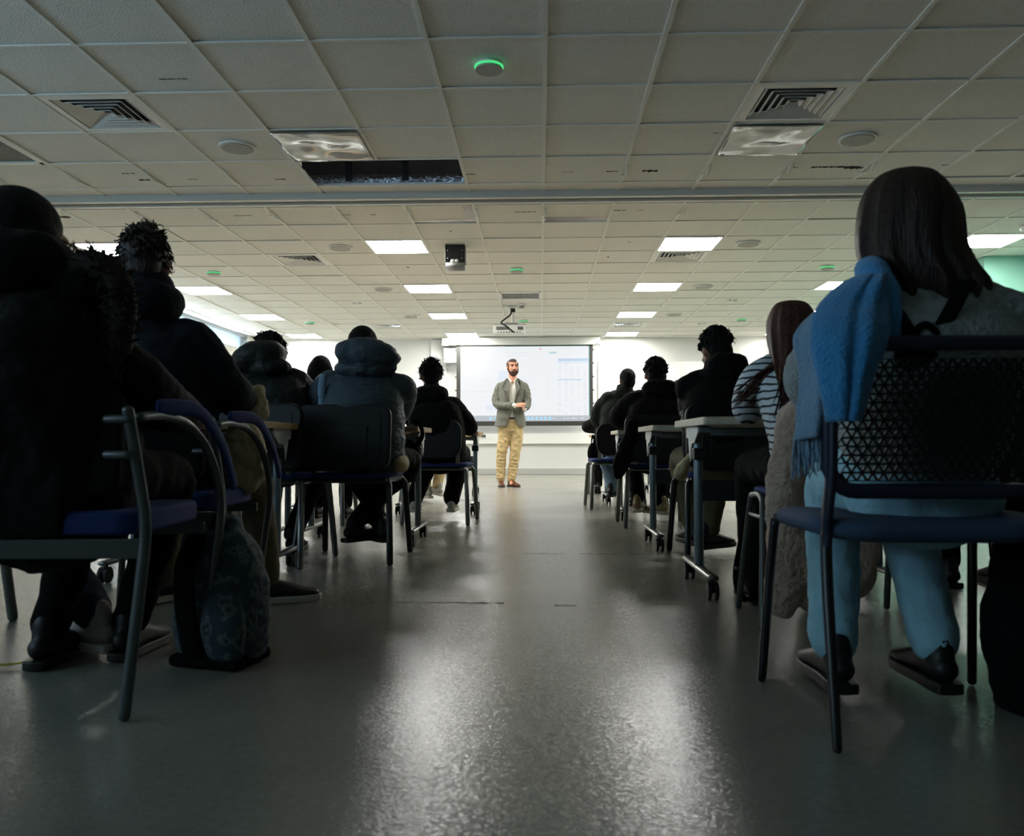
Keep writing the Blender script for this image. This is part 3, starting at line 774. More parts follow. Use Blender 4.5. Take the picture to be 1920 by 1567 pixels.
def desk(label, x0, x1, yn, yf, pale=False, ztop=.712, pad=None):
    """flip-top desk on castors; x0..x1 across, yn near edge, yf far edge"""
    r = thing('desk', label, 'desk', ((x0 + x1) / 2, (yn + yf) / 2, 0), 0, 'flip-top desks on castors')
    w = x1 - x0; d = yf - yn
    tp = MB().prism(rounded_rect(w - .004, d - .004, .012, 3), ztop - .003, ztop).build('laminate', M['oak_top'], None, smooth=False)
    top = MB().prism(rounded_rect(w, d, .012, 3), ztop - .030, ztop - .003).build('tabletop', M['pale_edge'] if pale else M['oak_edge'], r, smooth=False, bevel=.002)
    tp.parent = top
    yl = 0.06
    for s_ in (-1, 1):
        x = s_ * (w / 2 - .055)
        MB().tube([(x, yl, .10), (x, yl, ztop - .06)], .020, n=16).build('leg', M['desk_steel'], r)
        MB().box((x, yl, ztop - .045), (.05, .30, .026)).build('bracket', M['desk_steel'], r, smooth=False, bevel=.004)
        # hinge plate, an irregular pale bracket under the top
        hp = MB(); hp.prism([(-.13, 0), (.13, 0), (.13, -.045), (.09, -.05), (.07, -.10), (.045, -.15), (.03, -.10), (.0, -.07), (-.05, -.07), (-.10, -.045), (-.13, -.03)], -.002, .002,
                            Matrix.Translation((x - s_ * -.025, yl, ztop - .03)) @ Matrix.Rotation(R(90), 4, 'Z') @ Matrix.Rotation(R(90), 4, 'X'))
        hp.build('hinge_plate', M['white_plastic'], r, smooth=False)
        MB().box((x, yl - .02, ztop - .145), (.055, .07, .05)).build('latch', M['rubber'], r, bevel=.006)
        ft = MB().tube([(x, yl - .29, .088), (x, yl + .29, .088)], [(.024, .013)] * 2, n=14, side=(1, 0, 0), round_=True).build('foot', M['silver'], r)
        for q in (-1, 1):
            y = yl + q * .26
            c = MB()
            c.cyl((x - .014, y - .012, .036), .036, .014, 'X', n=22); c.cyl((x + .014, y - .012, .036), .036, .014, 'X', n=22)
            c.tube([(x, y - .01, .034), (x, y, .080)], .009, n=8); c.box((x, y - .008, .058), (.022, .06, .02))
            c.build('castor', M['rubber'], ft, bevel=.003)
    MB().box((0, yl + .0, ztop - .30), (w - .11, .022, .09)).build('modesty_beam', M['desk_beam'], r, bevel=.004)
    MB().box((0, yl - .16, ztop - .055), (w - .16, .03, .026)).build('front_rail', M['desk_steel'], r, smooth=False)
    MB().box((0, yl + .16, ztop - .055), (w - .16, .03, .026)).build('front_rail', M['desk_steel'], r, smooth=False)
    return r

def chair_iso(label, x, y, rz, legm, style='iso', group='stacking chairs with black backs'):
    """seat centre x, y; rz turns it; forward is +y"""
    r = thing('chair', label, 'chair', (x, y, 0), rz, group)
    st = MB().prism(rounded_rect(.46, .43, .07), .435, .465).build('seat', M['blue_seat'], r, bevel=.012)
    MB().prism(rounded_rect(.44, .41, .06), .418, .436).build('seat_pan', M['black_shell'], r, smooth=False)
    f = MB()
    fr = [(-.205, -.19, .42), (-.205, .19, .42), (.205, .19, .42), (.205, -.19, .42)]
    for a, b_ in ((0, 1), (1, 2), (2, 3), (3, 0)): f.tube([fr[a], fr[b_]], [(.012, .012)] * 2, n=10)
    f.build('seat_frame', legm, r)
    for s_ in (-1, 1):
        MB().tube([(s_ * .205, .17, .425), (s_ * .225, .19, .40), (s_ * .245, .25, .012)], [(.017, .015)] * 3, n=12, side=(1, 0, 0)).build('leg', legm, r)
        MB().tube([(s_ * .205, -.16, .425), (s_ * .225, -.19, .40), (s_ * .25, -.27, .012)], [(.017, .015)] * 3, n=12, side=(1, 0, 0)).build('leg', legm, r)
        MB().tube([(s_ * .16, -.19, .42), (s_ * .165, -.225, .50), (s_ * .165, -.245, .62)], [(.015, .006)] * 3, n=10, side=(1, 0, 0), k=3).build('back_upright', legm, r)
    # backrest shell
    T = Matrix.Translation((0, -.25, .645)) @ Matrix.Rotation(R(90 - 8), 4, 'X')
    if style == 'iso':
        b = MB().prism(rounded_rect(.50, .34, .065), -.018, .018, T); bk = b.build('backrest', M['black_shell'], r, bevel=.012)
        q = MB()
        for (ww, hh, z_) in ((.40, .26, .021),): q.prism(rounded_rect(ww, hh, .03), .016, z_, T)
        q.build('back_panel', M['black_shell'], bk, bevel=.002)
        q = MB().prism(rounded_rect(.26, .16, .015), .021, .026, Matrix.Translation((0, -.003, -.02)) @ T); q.build('back_panel', M['black_shell'], bk, bevel=.002)
    else:
        b = MB().prism(rounded_rect(.40, .30, .10), -.016, .016, T); bk = b.build('backrest', M['black_shell'], r, bevel=.010)
        q = MB().prism(rounded_rect(.38, .28, .09), -.032, -.014, T); q.build('cushion', M['blue_seat'], bk, bevel=.008)
    return r

def arm_chair(label, x, y, rz, width=.50):
    """silver tubular armchair, blue upholstery. origin at the right rear leg's foot; body extends to -x"""
    r = thing('arm_chair', label, 'chair', (x, y, 0), rz, 'silver tubular armchairs with blue upholstery')
    for s_, xx in ((1, 0), (-1, -width)):
        MB().tube([(xx + .0, 0, .01), (xx + .02, .03, .30), (xx + .025, .04, .43), (xx + .012, .03, .55), (xx + .0, .0, .69)], [(.014, .010)] * 5, n=12, side=(1, 0, 0), k=4).build('rear_leg', M['silver_paint'], r)
        arm = MB().tube([(xx + .015, .03, .675), (xx + .03, .12, .68), (xx + .055, .24, .655), (xx + .075, .34, .57), (xx + .08, .40, .43), (xx + .045, .43, .20), (xx + .03, .44, .01)], .0115, n=12, k=6).build('arm_tube', M['silver_paint'], r)
        MB().tube([(xx + .03, .10, .70), (xx + .075, .24, .695), (xx + .10, .35, .61), (xx + .11, .42, .50)], [(.008, .020)] * 4, n=12, side=(1, 0, 0), k=6).build('arm_pad', M['blue_seat'], r)
    for z_ in (.67, .59):
        b = MB(); b.tube([(0, 0, z_), (-.05, .01, z_)], .010, n=10); b.tube([(-width, 0, z_), (-width + .05, .01, z_)], .010, n=10)
        b.build('back_bracket', M['silver_paint'], r)
    MB().box((-width / 2 + .01, .05, .375), (width, .016, .045)).build('rear_rail', M['silver_paint'], r, bevel=.003)
    MB().box((-width / 2 + .03, .42, .385), (width, .016, .03)).build('front_rail', M['silver_paint'], r, bevel=.003)
    MB().prism([(p[0] - width / 2 + .02, p[1] + .26) for p in rounded_rect(width - .03, .44, .06)], .405, .46).build('seat', M['blue_seat'], r, bevel=.012)
    T = Matrix.Translation((-width / 2, .085, .62)) @ Matrix.Rotation(R(84), 4, 'X')
    MB().prism(rounded_rect(width - .09, .26, .05), -.02, .02, T).build('backrest', M['black_coat'], r, bevel=.012)
    return r

# ------------------------------------------------------------------ people
def head_matrix(hc, yaw=0, pitch=0, roll=0):
    return Matrix.Translation(hc) @ Matrix.Rotation(R(yaw), 4, 'Z') @ Matrix.Rotation(R(pitch), 4, 'X') @ Matrix.Rotation(R(roll), 4, 'Y')

def add_head(mb, T, s=1.0):
    T = T @ Matrix.Scale(s, 4)
    mb.ell((0, -.012, .03), (.074, .092, .088), T)
    mb.ell((0, .022, -.02), (.062, .072, .088), T)
    mb.ell((0, .045, -.082), (.036, .034, .030), T)
    mb.ell((0, .01, -.07), (.055, .055, .040), T)
    mb.tube([(0, .086, .022), (0, .102, -.008), (0, .110, -.022)], [.008, .012, .015], T=T, n=10)
    mb.ell((0, .078, .036), (.048, .016, .012), T, n=12, h=8)
    mb.ell((0, .086, -.055), (.024, .010, .010), T, n=12, h=8)
    for q in (-1, 1):
        mb.ell((q * .036, .062, -.018), (.022, .022, .022), T, n=10, h=8)
        mb.ell((q * .078, -.006, -.006), (.010, .019, .031), T, n=10, h=8)
        mb.ell((q * .011, .094, -.026), (.009, .012, .009), T, n=8, h=6)

def add_hand(mb, wrist, tip, up=V(0, 0, 1), s=1.0, curl=0.3, thumb=1):
    """palm and five separate bent fingers from the wrist toward tip"""
    w = Vector(wrist); d = (Vector(tip) - w).normalized(); u = (up - d * up.dot(d)).normalized(); a = d.cross(u).normalized() * thumb
    mb.tube([w, w + d * .04 * s, w + d * .085 * s], [(.024 * s, .017 * s), (.038 * s, .016 * s), (.040 * s, .012 * s)], side=a, n=12)
    for i, (off, L) in enumerate(((-.030, .060), (-.010, .073), (.010, .078), (.030, .068))):
        b0 = w + d * .082 * s + a * off * s
        p1 = b0 + d * L * .42 * s - u * curl * .012 * s; p2 = p1 + (d - u * curl).normalized() * L * .33 * s; p3 = p2 + (d - u * curl * 2.2).normalized() * L * .28 * s
        mb.tube([b0, p1, p2, p3], [.0088 * s, .0083 * s, .0078 * s, .0066 * s], n=8)
    b0 = w + d * .022 * s + a * .022 * s
    mb.tube([b0, b0 + (a * .8 + d * .6) * .035 * s, b0 + (a * .75 + d * 1.25) * .052 * s - u * .008 * s], [.012 * s, .010 * s, .008 * s], n=8)

def hair_mesh(T, kind, s=1.0, rnd=0, ears=False):
    rs = random.Random(rnd); mb = MB(); T = T @ Matrix.Scale(s, 4)
    mb.ell((0, -.018, .038), (.083, .098, .092), T)
    mb.ell((0, -.055, -.015), (.070, .052, .075), T)
    if ears:
        for q in (-1, 1): mb.ell((q * .062, .005, .005), (.030, .050, .058), T)
    if kind in ('curly', 'short', 'messy'):
        n = {'curly': 190, 'short': 0, 'messy': 70}[kind]; rad = {'curly': .012, 'short': .007, 'messy': .010}[kind]
        for i in range(n):
            th = rs.uniform(0, 2 * PI); ph = rs.uniform(0, 1.75 if kind != 'short' else 1.3)
            p = V(.086 * math.sin(ph) * math.cos(th), -.018 + .100 * math.sin(ph) * math.sin(th), .040 + .098 * math.cos(ph))
            if p.y > .05 and p.z < .06: continue
            q = rad * rs.uniform(.6, 1.3); mb.ell(p, (q, q, q), T, n=8, h=6)
    return mb

def tufts(T, kind, s=1.0, rnd=0):
    rs = random.Random(rnd + 5); mb = MB(); T = T @ Matrix.Scale(s, 4)
    n, lo, hi, cu = {'messy': (420, .014, .036, 1.3), 'curly': (200, .014, .028, 1.6), 'short': (160, .006, .012, .4)}[kind]
    for i in range(n):
        th = rs.uniform(0, 2 * PI); ph = rs.uniform(0, 2.1 if kind == 'messy' else 1.5)
        d = V(math.sin(ph) * math.cos(th), math.sin(ph) * math.sin(th), math.cos(ph))
        p = V(.083 * d.x, -.018 + .097 * d.y, .04 + .094 * d.z)
        if p.y > .06 and p.z < .07: continue
        t = V(-d.y, d.x, 0) * rs.uniform(-1, 1) + V(rs.uniform(-.4, .4), rs.uniform(-.4, .2), rs.uniform(-.5, .1))
        L = rs.uniform(lo, hi)
        if kind == 'messy' and ph > .8: d = (d + V(0, 0, -1.2)).normalized()
        mb.tube([p - d * .006, p + d * L * .5 + t * L * .2, p + d * L * .75 + t * L * .6 * cu, p + d * L * .45 + t * L * .95 * cu], [.0032, .0026, .0016, .0006], T=T, n=5, k=3)
    return mb

def shoe(parent, ankle, yaw=0, m='black_shoe', solem='black_shoe', s=1.0, pitch=0):
    T = Matrix.Translation(ankle) @ Matrix.Rotation(R(yaw), 4, 'Z') @ Matrix.Rotation(R(pitch), 4, 'X') @ Matrix.Scale(s, 4)
    mb = MB()
    mb.tube([(0, -.055, -.035), (0, .0, -.03), (0, .07, -.040), (0, .13, -.052), (0, .185, -.058)], [(.032, .032), (.036, .040), (.040, .032), (.045, .024), (.034, .017)], T=T, k=3, side=(1, 0, 0))
    mb.tube([(0, -.03, -.03), (0, -.022, .025)], [(.034, .042), (.036, .042)], T=T, side=(1, 0, 0))
    for i in range(4): mb.tube([(-.022, .045 + i * .022, -.006 - i * .008), (.022, .045 + i * .022, -.006 - i * .008)], .0045, T=T, n=6)
    o = mb.build('shoe', M[m], parent, remesh=.006, smooth_it=2)
    out = [(-.030, -.09), (0, -.098), (.030, -.09), (.038, -.05), (.036, .02), (.046, .10), (.046, .15), (.030, .20), (0, .215), (-.030, .20), (-.046, .15), (-.046, .10), (-.036, .02), (-.038, -.05)]
    MB().prism(out, -.088, -.062, T).build('sole', M[solem], o, bevel=.005)
    return o

def person(label, loc, rz, head, neck, jacket='black_coat', trs='black_trs', hair='short', hairm='hair', skin='skin_dark',
           hyaw=0, hpitch=-12, hroll=0, sh=.175, puff=1.0, quilt=0, elbows=None, wrists=None, knees=None, ankles=None,
           shoem='black_shoe', solem='black_shoe', foot_yaw=(0, 0), foot_pitch=(0, 0), hood=None, collar=True, vox=.012, hscale=1.0, ears=False, back=-.05, jname='jacket', legw=1.0, hem=.44, fold=.02, waist=1.0, name='person'):
    r = thing(name, label, 'person', loc, rz)
    hip = V(0, 0, .54); nk = V(*neck); hc = V(*head)
    el = elbows or [(-.27, .16, .80), (.27, .16, .80)]
    wr = wrists or [(-.12, .42, .76), (.12, .42, .76)]
    kn = knees or [(-.12, .42, .52), (.12, .42, .52)]
    an = ankles or [(-.12, .40, .09), (.12, .40, .09)]
    mid = (hip + nk) / 2 + V(0, back, .02)
    def shj(q): return nk + V(q * sh, -.005, -.105)
    T = head_matrix(hc, hyaw, hpitch, hroll)
    # --- body
    b = MB()
    add_head(b, T, hscale)
    hn = T @ V(0, -.02, -.05)
    b.tube([nk + V(0, 0, -.05), (nk + hn) / 2, hn], [.060, .054, .056], k=3)
    b.tube([hip + V(0, 0, -.05), mid, nk + V(0, 0, -.09)], [(.13, .10), (.14, .10), (.11, .08)], side=(1, 0, 0), k=4, n=18)
    for i, q in enumerate((-1, 1)):
        b.tube([shj(q), el[i], wr[i]], [.045, .036, .025], k=1)
        tipd = (Vector(wr[i]) - Vector(el[i])).normalized()
        add_hand(b, wr[i], Vector(wr[i]) + tipd, V(0, 0, 1), .95, .5, -q)
        b.tube([hip + V(q * .08, .02, -.01), kn[i], an[i]], [.065, .046, .033], k=1)
        b.tube([an[i], Vector(an[i]) + V(0, .08, -.045)], [.030, .024])
    b.build('body', M[skin], r, remesh=.010 if vox > .009 else .008, smooth_it=2)
    # --- jacket
    j = MB(); P, Q = spline([V(0, 0, hem + .10), hip + V(0, -.01, .10), mid, nk + V(0, -.01, -.15), nk + V(0, -.005, -.075), nk + V(0, 0, -.01)],
                            [(.175 * puff * waist, .13 * puff), (.18 * puff * waist, .15 * puff), (.19 * puff, .14 * puff), ((sh + .012), .11 * puff), (sh * .86, .095 * puff), (.075, .070)], 12)
    if quilt:
        Q = [(a + .010 * abs(math.sin(i / len(Q) * PI * quilt)), c + .012 * abs(math.sin(i / len(Q) * PI * quilt))) for i, (a, c) in enumerate(Q)]
    j.tube(P, Q, n=30, side=(1, 0, 0), power=2.4)
    for i, q in enumerate((-1, 1)):
        pts = [shj(q) + V(-q * .06, 0, .02), shj(q) + V(q * .005, 0, -.015), el[i], wr[i]]
        rr = [.068, .068 * puff, .062 * puff, .046 * puff]
        P2, Q2 = spline(pts, rr, 10)
        if quilt: Q2 = [(a + .008 * abs(math.sin(k_ / 3.2)),) * 2 for k_, (a, c) in enumerate(Q2)]
        j.tube(P2, Q2, n=18)
    if collar: j.tube([nk + V(0, -.005, -.03), nk + V(0, 0, .02), nk + (hn - nk) * .45], [(.085, .080), (.074, .070), (.070, .066)], n=20, side=(1, 0, 0))
    jo = j.build(jname, M[jacket], r, remesh=vox, smooth_it=3, disp=fold, dscale=.09)
    # --- trousers
    t = MB()
    t.tube([hip + V(0, -.02, -.05), hip + V(0, .03, -.01)], [(.17, .12), (.16, .11)], side=(1, 0, 0))
    for i, q in enumerate((-1, 1)):
        t.tube([hip + V(q * .085, .02, -.01), Vector(kn[i]) + V(0, -.02, .0), Vector(kn[i]) + V(0, .0, -.05), (Vector(kn[i]) + Vector(an[i])) / 2, Vector(an[i]) + V(0, -.005, .02)],
               [.088 * legw, .068 * legw, .064 * legw, .060 * legw, .054 * legw], k=4, n=16)
    t.build('trousers', M[trs], r, remesh=.012, smooth_it=2, disp=.018, dscale=.07)
    for i in (0, 1):
        shoe(r, Vector(an[i]) + V(0, 0, .0), foot_yaw[i], shoem, solem, 1.0, foot_pitch[i])
    if hair:
        ho_ = hair_mesh(T, hair, hscale, len(label), ears).build('hair', M[hairm], r, remesh=.005, smooth_it=2)
        if hair not in ('smooth', 'short'): tufts(T, hair, hscale, len(label)).build('hair_tufts', M[hairm], ho_)
    if hood:
        h = MB(); c, rad, kind = hood['c'], hood['r'], hood.get('kind', 'down')
        rotm = Matrix.Rotation(R(hood.get('tilt', 0)), 3, 'Y')
        h.ell(c, rad, rot=rotm, n=24, h=14, power=hood.get('pw', 2.2))
        for (cc, rr) in hood.get('extra', ()): h.ell(cc, rr, n=16, h=10)
        h.build('hood', M[hood.get('m', jacket)], r, remesh=.010, smooth_it=3, disp=hood.get('disp', .02), dscale=.07)
    return r, T, jo

def prel(px, py, Y, loc):
    """pixel position as a point local to an unrotated person at loc"""
    p = at(px, py, Y); return (p.x - loc[0], p.y - loc[1], p.z)

# ================================================================== LEFT SIDE
# L1 nearest left: black coat with fur-trimmed hood, glasses
loc = (at(90, 900, 2.05).x, 2.05, 0)
hd = prel(40, 458, 2.14, loc)
r, T, jo = person('person in black coat with fur-trimmed hood and glasses, nearest on the left', loc, 0, hd, (hd[0] + .01, .0, 1.02), 'black_coat', 'black_trs',
    'short', 'hair', 'skin', hyaw=-36, hpitch=-12, sh=.185, puff=1.22, elbows=[(-.34, .14, .80), prel(272, 735, 2.1, loc)], wrists=[(-.14, .42, .80), (.16, .42, .70)],
    ankles=[(-.16, .30, .09), (.02, .40, .09)], vox=.010, fold=.03, hscale=1.12, hem=.36, ears=True,
    hood=dict(c=(hd[0] + .03, -.04, 1.04), r=(.19, .13, .10), m='black_coat', extra=((prel(165, 545, 2.05, loc), (.10, .10, .07)),)))
ct_ = MB().tube([(-.52, -.145, .60), (-.30, -.15, .60), (-.10, -.15, .60), (.115, -.14, .60)], [(.205, .025)] * 4, side=(0, 0, 1), n=20, k=4, power=3.5)
ct_.build('coat_skirt', M['black_coat'], r, remesh=.01, smooth_it=2, disp=.02, dscale=.09)
# fur trim lying over the right shoulder
f = MB(); rs = random.Random(3)
core = [prel(120, 520, 2.02, loc), prel(170, 492, 1.98, loc), prel(215, 515, 1.98, loc), prel(232, 570, 2.0, loc), prel(225, 640, 2.0, loc), prel(215, 700, 2.0, loc)]
P, Q = spline(core, [.030] * 6, 8)
f.tube(P, Q, n=12)
for i in range(900):
    p = P[rs.randrange(len(P))] + V(rs.gauss(0, .006), rs.gauss(0, .006), rs.gauss(0, .006))
    d = V(rs.gauss(0, 1), rs.gauss(-.2, 1), rs.gauss(.2, 1)).normalized()
    L = rs.uniform(.035, .055); t_ = V(rs.gauss(0, .3), rs.gauss(0, .3), rs.gauss(-.1, .3))
    f.tube([p, p + d * L * .6, p + d * L + t_ * .014], [.004, .003, .0008], n=4, round_=False)
f.build('fur_trim', M['fur'], r)
# glasses: temple, rim and lens
g = MB(); Ti = T @ Matrix.Scale(1.12, 4)
for q in (-1, 1):
    ring = [(q * .034 + .027 * math.cos(a), .098 - .008 * abs(q * .034 + .027 * math.cos(a)) / .06, .012 + .022 * math.sin(a)) for a in [2 * PI * i / 20 for i in range(21)]]
    g.tube(ring, .0022, n=6, T=Ti)
    g.tube([(q * .060, .094, .020), (q * .076, .05, .020), (q * .082, -.01, .012)], .0025, n=6, T=Ti)
g.tube([(-.009, .100, .014), (.009, .100, .014)], .002, n=6, T=Ti)
go = g.build('glasses', M['black_metal'], r)
l = MB()
for q in (-1, 1): l.ell((q * .034, .096, .012), (.025, .0015, .020), Ti, n=16, h=8)
l.build('lens', M['lens'], go)

c1 = at(229, 1350, 1.86)
arm_chair('silver tubular armchair under the person with the fur-trimmed hood', c1.x, 1.87, R(3), .60)
c2 = at(392, 1100, 2.62)
arm_chair('silver tubular armchair with blue seat, second from the camera on the left', c2.x, 2.62, R(3), .50)

# L2 brown tousled hair, dark hoodie
loc = (at(300, 900, 2.9).x, 2.9, 0)
hd = prel(272, 500, 2.92, loc)
person('person with tousled brown hair in dark navy hooded coat, second from left', loc, 0, hd, (hd[0] + .02, .0, 1.07), 'navy_coat', 'olive_trs',
    'messy', 'hair_brown', 'skin', hyaw=12, hpitch=-14, sh=.175, puff=1.12, elbows=[(-.30, .16, .82), prel(432, 735, 2.95, loc)], wrists=[(-.1, .44, .78), (.17, .42, .76)],
    knees=[(-.12, .42, .50), prel(480, 905, 3.3, loc)], ankles=[(-.16, .36, .09), prel(500, 1088, 3.25, loc)], shoem='black_shoe', solem='sole', foot_yaw=(-30, -62), vox=.010,
    fold=.025, hscale=1.0, hood=dict(c=(hd[0] + .02, -.03, 1.10), r=(.135, .12, .085), extra=(((hd[0] + .0, -.0, 1.16), (.11, .10, .07)),)))
# quilted beige garment over the armchair's side
loc2 = at(455, 860, 3.02)
o = tag(MB().ell((0, 0, 0), (.085, .10, .14), n=24, h=16).tube([(0, .03, .12), (.03, .06, .18), (.02, .10, .24)], [.06, .045, .03]).build('quilted_garment', M['beige_quilt'], remesh=.008, smooth_it=3, disp=.04, dscale=.05, loc=loc2), 'beige quilted garment bunched beside the second armchair', 'garment')
# backpack on the floor
bp = at(392, 1265, 2.28); 
r = thing('backpack', 'patterned blue-green backpack standing on the floor between the armchairs', 'backpack', (bp.x, 2.38, 0), R(-14))
bd = MB(); bd.tube([(0, 0, .03), (0, 0, .10), (0, 0, .24), (0, .01, .34), (0, .02, .375)], [(.115, .085), (.13, .10), (.12, .09), (.085, .07), (.04, .04)], n=28, side=(1, 0, 0), k=5, power=2.8)
bo = bd.build('bag_body', M['backpack'], r, remesh=.008, smooth_it=2, disp=.02, dscale=.08)
MB().tube([(.06, -.075, .05), (.06, -.09, .13), (.055, -.08, .20)], [(.055, .03), (.065, .035), (.05, .02)], n=20, side=(1, 0, 0), k=4, power=2.8).build('front_pocket', M['backpack'], r, remesh=.008, smooth_it=2)
for q in (-.035, ):
    MB().tube([(q, -.07, .36), (q - .01, -.11, .28), (q, -.12, .16), (q + .01, -.10, .04)], [(.034, .008)] * 4, n=10, side=(1, 0, 0), k=5).build('shoulder_strap', M['strap'], r)
MB().tube([(-.02, -.03, .375), (0, -.03, .41), (.03, -.03, .375)], .008, n=8, k=4).build('handle', M['strap'], r)
MB().box((0, -.01, .02), (.22, .18, .035)).build('base_panel', M['strap'], r, bevel=.015)
# seated neighbour whose pale shoes show under the first chair
loc = (-2.08, 2.66, 0)
person('person mostly hidden behind the nearest left one, in jeans and pale knit shoes', loc, 0, (.0, .06, 1.10), (0, .0, .96), 'black_coat', 'denim_dark', 'short', 'hair', 'skin',
       ankles=[(-.16, .30, .09), tuple(V(*prel(175, 1160, 2.45, loc)))], knees=[(-.14, .40, .52), (.22, .30, .52)], shoem='pink_shoe', solem='sole', foot_yaw=(20, 62), vox=.014)
chair_iso('silver chair with blue seat hidden behind the nearest left person', -2.08, 2.66, 0, M['silver'], 'poly')
y = at(30, 1190, 2.3)
tag(MB().tube([(-.10, 0, .012), (-.03, -.01, .012), (.03, .02, .02), (.05, .06, .08), (.03, .10, .14), (.0, .12, .2)], [(.012, .002)] * 6, n=8, k=5, side=(0, 1, 0)).build('lanyard', M['yellow'], loc=(y.x, y.y, 0)), 'yellow strap lying on the floor at the lower left edge', 'strap')

# desks, left
desk('desk with pale edge in front of the second left person', -1.98, -1.19, 3.62, 4.22)
desk('desk in front of the slate puffer jacket, nearest on the left of the aisle', -1.50, -.715, 4.95, 5.58)
desk('desk in front of the black puffer with curly hair, second from the aisle', -2.34, -1.54, 4.95, 5.58)
desk('desk in front of the black-coated person with shaggy hair, left of the aisle', -1.28, -.525, 7.15, 7.85)
desk('desk behind the slate puffer person, second from the aisle', -2.16, -1.36, 6.95, 7.60)
desk('farthest desk left of the aisle in front of the khaki trousers', -1.50, -.72, 9.8, 10.4)
desk('far left desk beyond the hooded person', -2.5, -1.7, 9.1, 9.7)

# L3 black puffer, curly hair, hood
loc = (at(522, 900, 4.55).x, 4.55, 0)
hd = prel(503, 670, 4.68, loc)
person('person in black puffer with hood and curly hair, leaning over a left desk', loc, 0, hd, (hd[0] + .0, .05, 1.05), 'puffer_black', 'black_trs', 'curly', 'hair', 'skin_dark',
    hyaw=-15, hpitch=-35, sh=.19, puff=1.16, quilt=0, elbows=[(-.33, .20, .80), prel(592, 765, 4.75, loc)], wrists=[(-.12, .44, .76), (.12, .44, .76)], fold=.02,
    ankles=[(-.12, .05, .09), (.02, .22, .09)], knees=[(-.14, .38, .52), (.14, .38, .52)],
    hood=dict(c=prel(487, 668, 4.52, loc), r=(.145, .12, .085), tilt=-8, extra=((prel(507, 690, 4.5, loc), (.115, .10, .06)), (prel(455, 680, 4.5, loc), (.06, .07, .05)))))
chair_iso('silver-legged chair under the curly-haired person in the black puffer', loc[0] + .02, 4.42, R(-6), M['silver'], 'iso')
# L4 slate puffer
loc = (at(686, 900, 4.5).x, 4.5, 0)
hd = prel(680, 655, 4.62, loc)
r, T, jo = person('person in slate-blue quilted puffer with thick hood, seated left of the aisle', loc, 0, hd, (hd[0], .05, 1.03), 'puffer_slate', 'black_trs', 'short', 'hair', 'skin_dark',
    hyaw=0, hpitch=-22, sh=.175, puff=1.14, quilt=9, elbows=[(-.25, .14, .82), prel(758, 735, 4.6, loc)], wrists=[(-.1, .44, .77), (.1, .44, .77)], fold=.012, hscale=.98,
    knees=[(-.17, .38, .52), (.17, .38, .52)], ankles=[tuple(V(*prel(712, 985, 4.75, loc))), tuple(V(*prel(668, 985, 4.72, loc)))], foot_yaw=(35, -35), legw=.95,
    ears=False, hood=dict(c=prel(688, 663, 4.44, loc), r=(.158, .12, .085), tilt=5, disp=.03, extra=((prel(722, 672, 4.44, loc), (.085, .09, .045)), (prel(655, 662, 4.42, loc), (.075, .09, .07)), (prel(686, 690, 4.46, loc), (.17, .10, .06)))))
# pale side panel of the puffer
sp = MB().tube([prel(606, 705, 4.40, loc), prel(603, 735, 4.37, loc), prel(607, 775, 4.37, loc), prel(612, 800, 4.38, loc)], [(.020, .012)] * 4, n=12, side=(1, 0, 0), k=4)
sp.build('side_panel', M['puffer_panel'], r, disp=.006, dscale=.03)
ch = MB().ell(prel(752, 868, 4.5, loc), (.042, .12, .05), n=18, h=12).build('khaki_lining', M['beige_quilt'], r, disp=.02, dscale=.05)
chair_iso('black-framed chair with black panelled back, left of the aisle under the slate puffer', at(660, 900, 4.5).x + .01, 4.55, R(-3), M['black_tube'], 'iso')
# hooded person further left
loc = (at(598, 900, 6.6).x, 6.6, 0)
hd = prel(602, 697, 6.7, loc)
person('person with black hood up, seen between two left puffer jackets', loc, 0, hd, (hd[0], .03, 1.0), 'black_coat', 'black_trs', 'short', 'hair', 'skin_dark', sh=.16, vox=.014,
    hood=dict(c=(hd[0], .07, hd[2] - .01), r=(.105, .125, .135), disp=.01, pw=1.8, extra=(((hd[0], .06, hd[2] - .08), (.11, .11, .10)),)))
chair_iso('silver-legged chair under the hooded person', loc[0], 6.6, 0, M['silver'], 'poly')
# L5 black coat shaggy hair near aisle
loc = (at(828, 900, 6.55).x, 6.5, 0)
hd = prel(808, 706, 6.6, loc)
r, T, jo = person('person in black coat with shaggy black hair, seated at the left edge of the aisle', loc, 0, hd, (hd[0] + .015, .02, 1.0), 'black_coat', 'black_trs', 'messy', 'hair', 'skin_dark', hyaw=10, hpitch=-14, sh=.18, puff=1.08,
    elbows=[(-.27, .16, .82), prel(880, 800, 6.62, loc)], wrists=[(-.1, .44, .76), (.14, .42, .76)], shoem='white_shoe', solem='sole', knees=[(-.13, .36, .52), (.12, .36, .52)], vox=.012,
    ankles=[tuple(V(*prel(778, 938, 6.75, loc))), tuple(V(*prel(847, 938, 6.72, loc)))], legw=1.25,
    hood=dict(c=(hd[0] + .02, -.045, .985), r=(.135, .095, .075)))
chair_iso('silver-legged chair with blue seat at the left edge of the aisle', loc[0] - .005, 6.58, R(-4), M['silver'], 'poly')
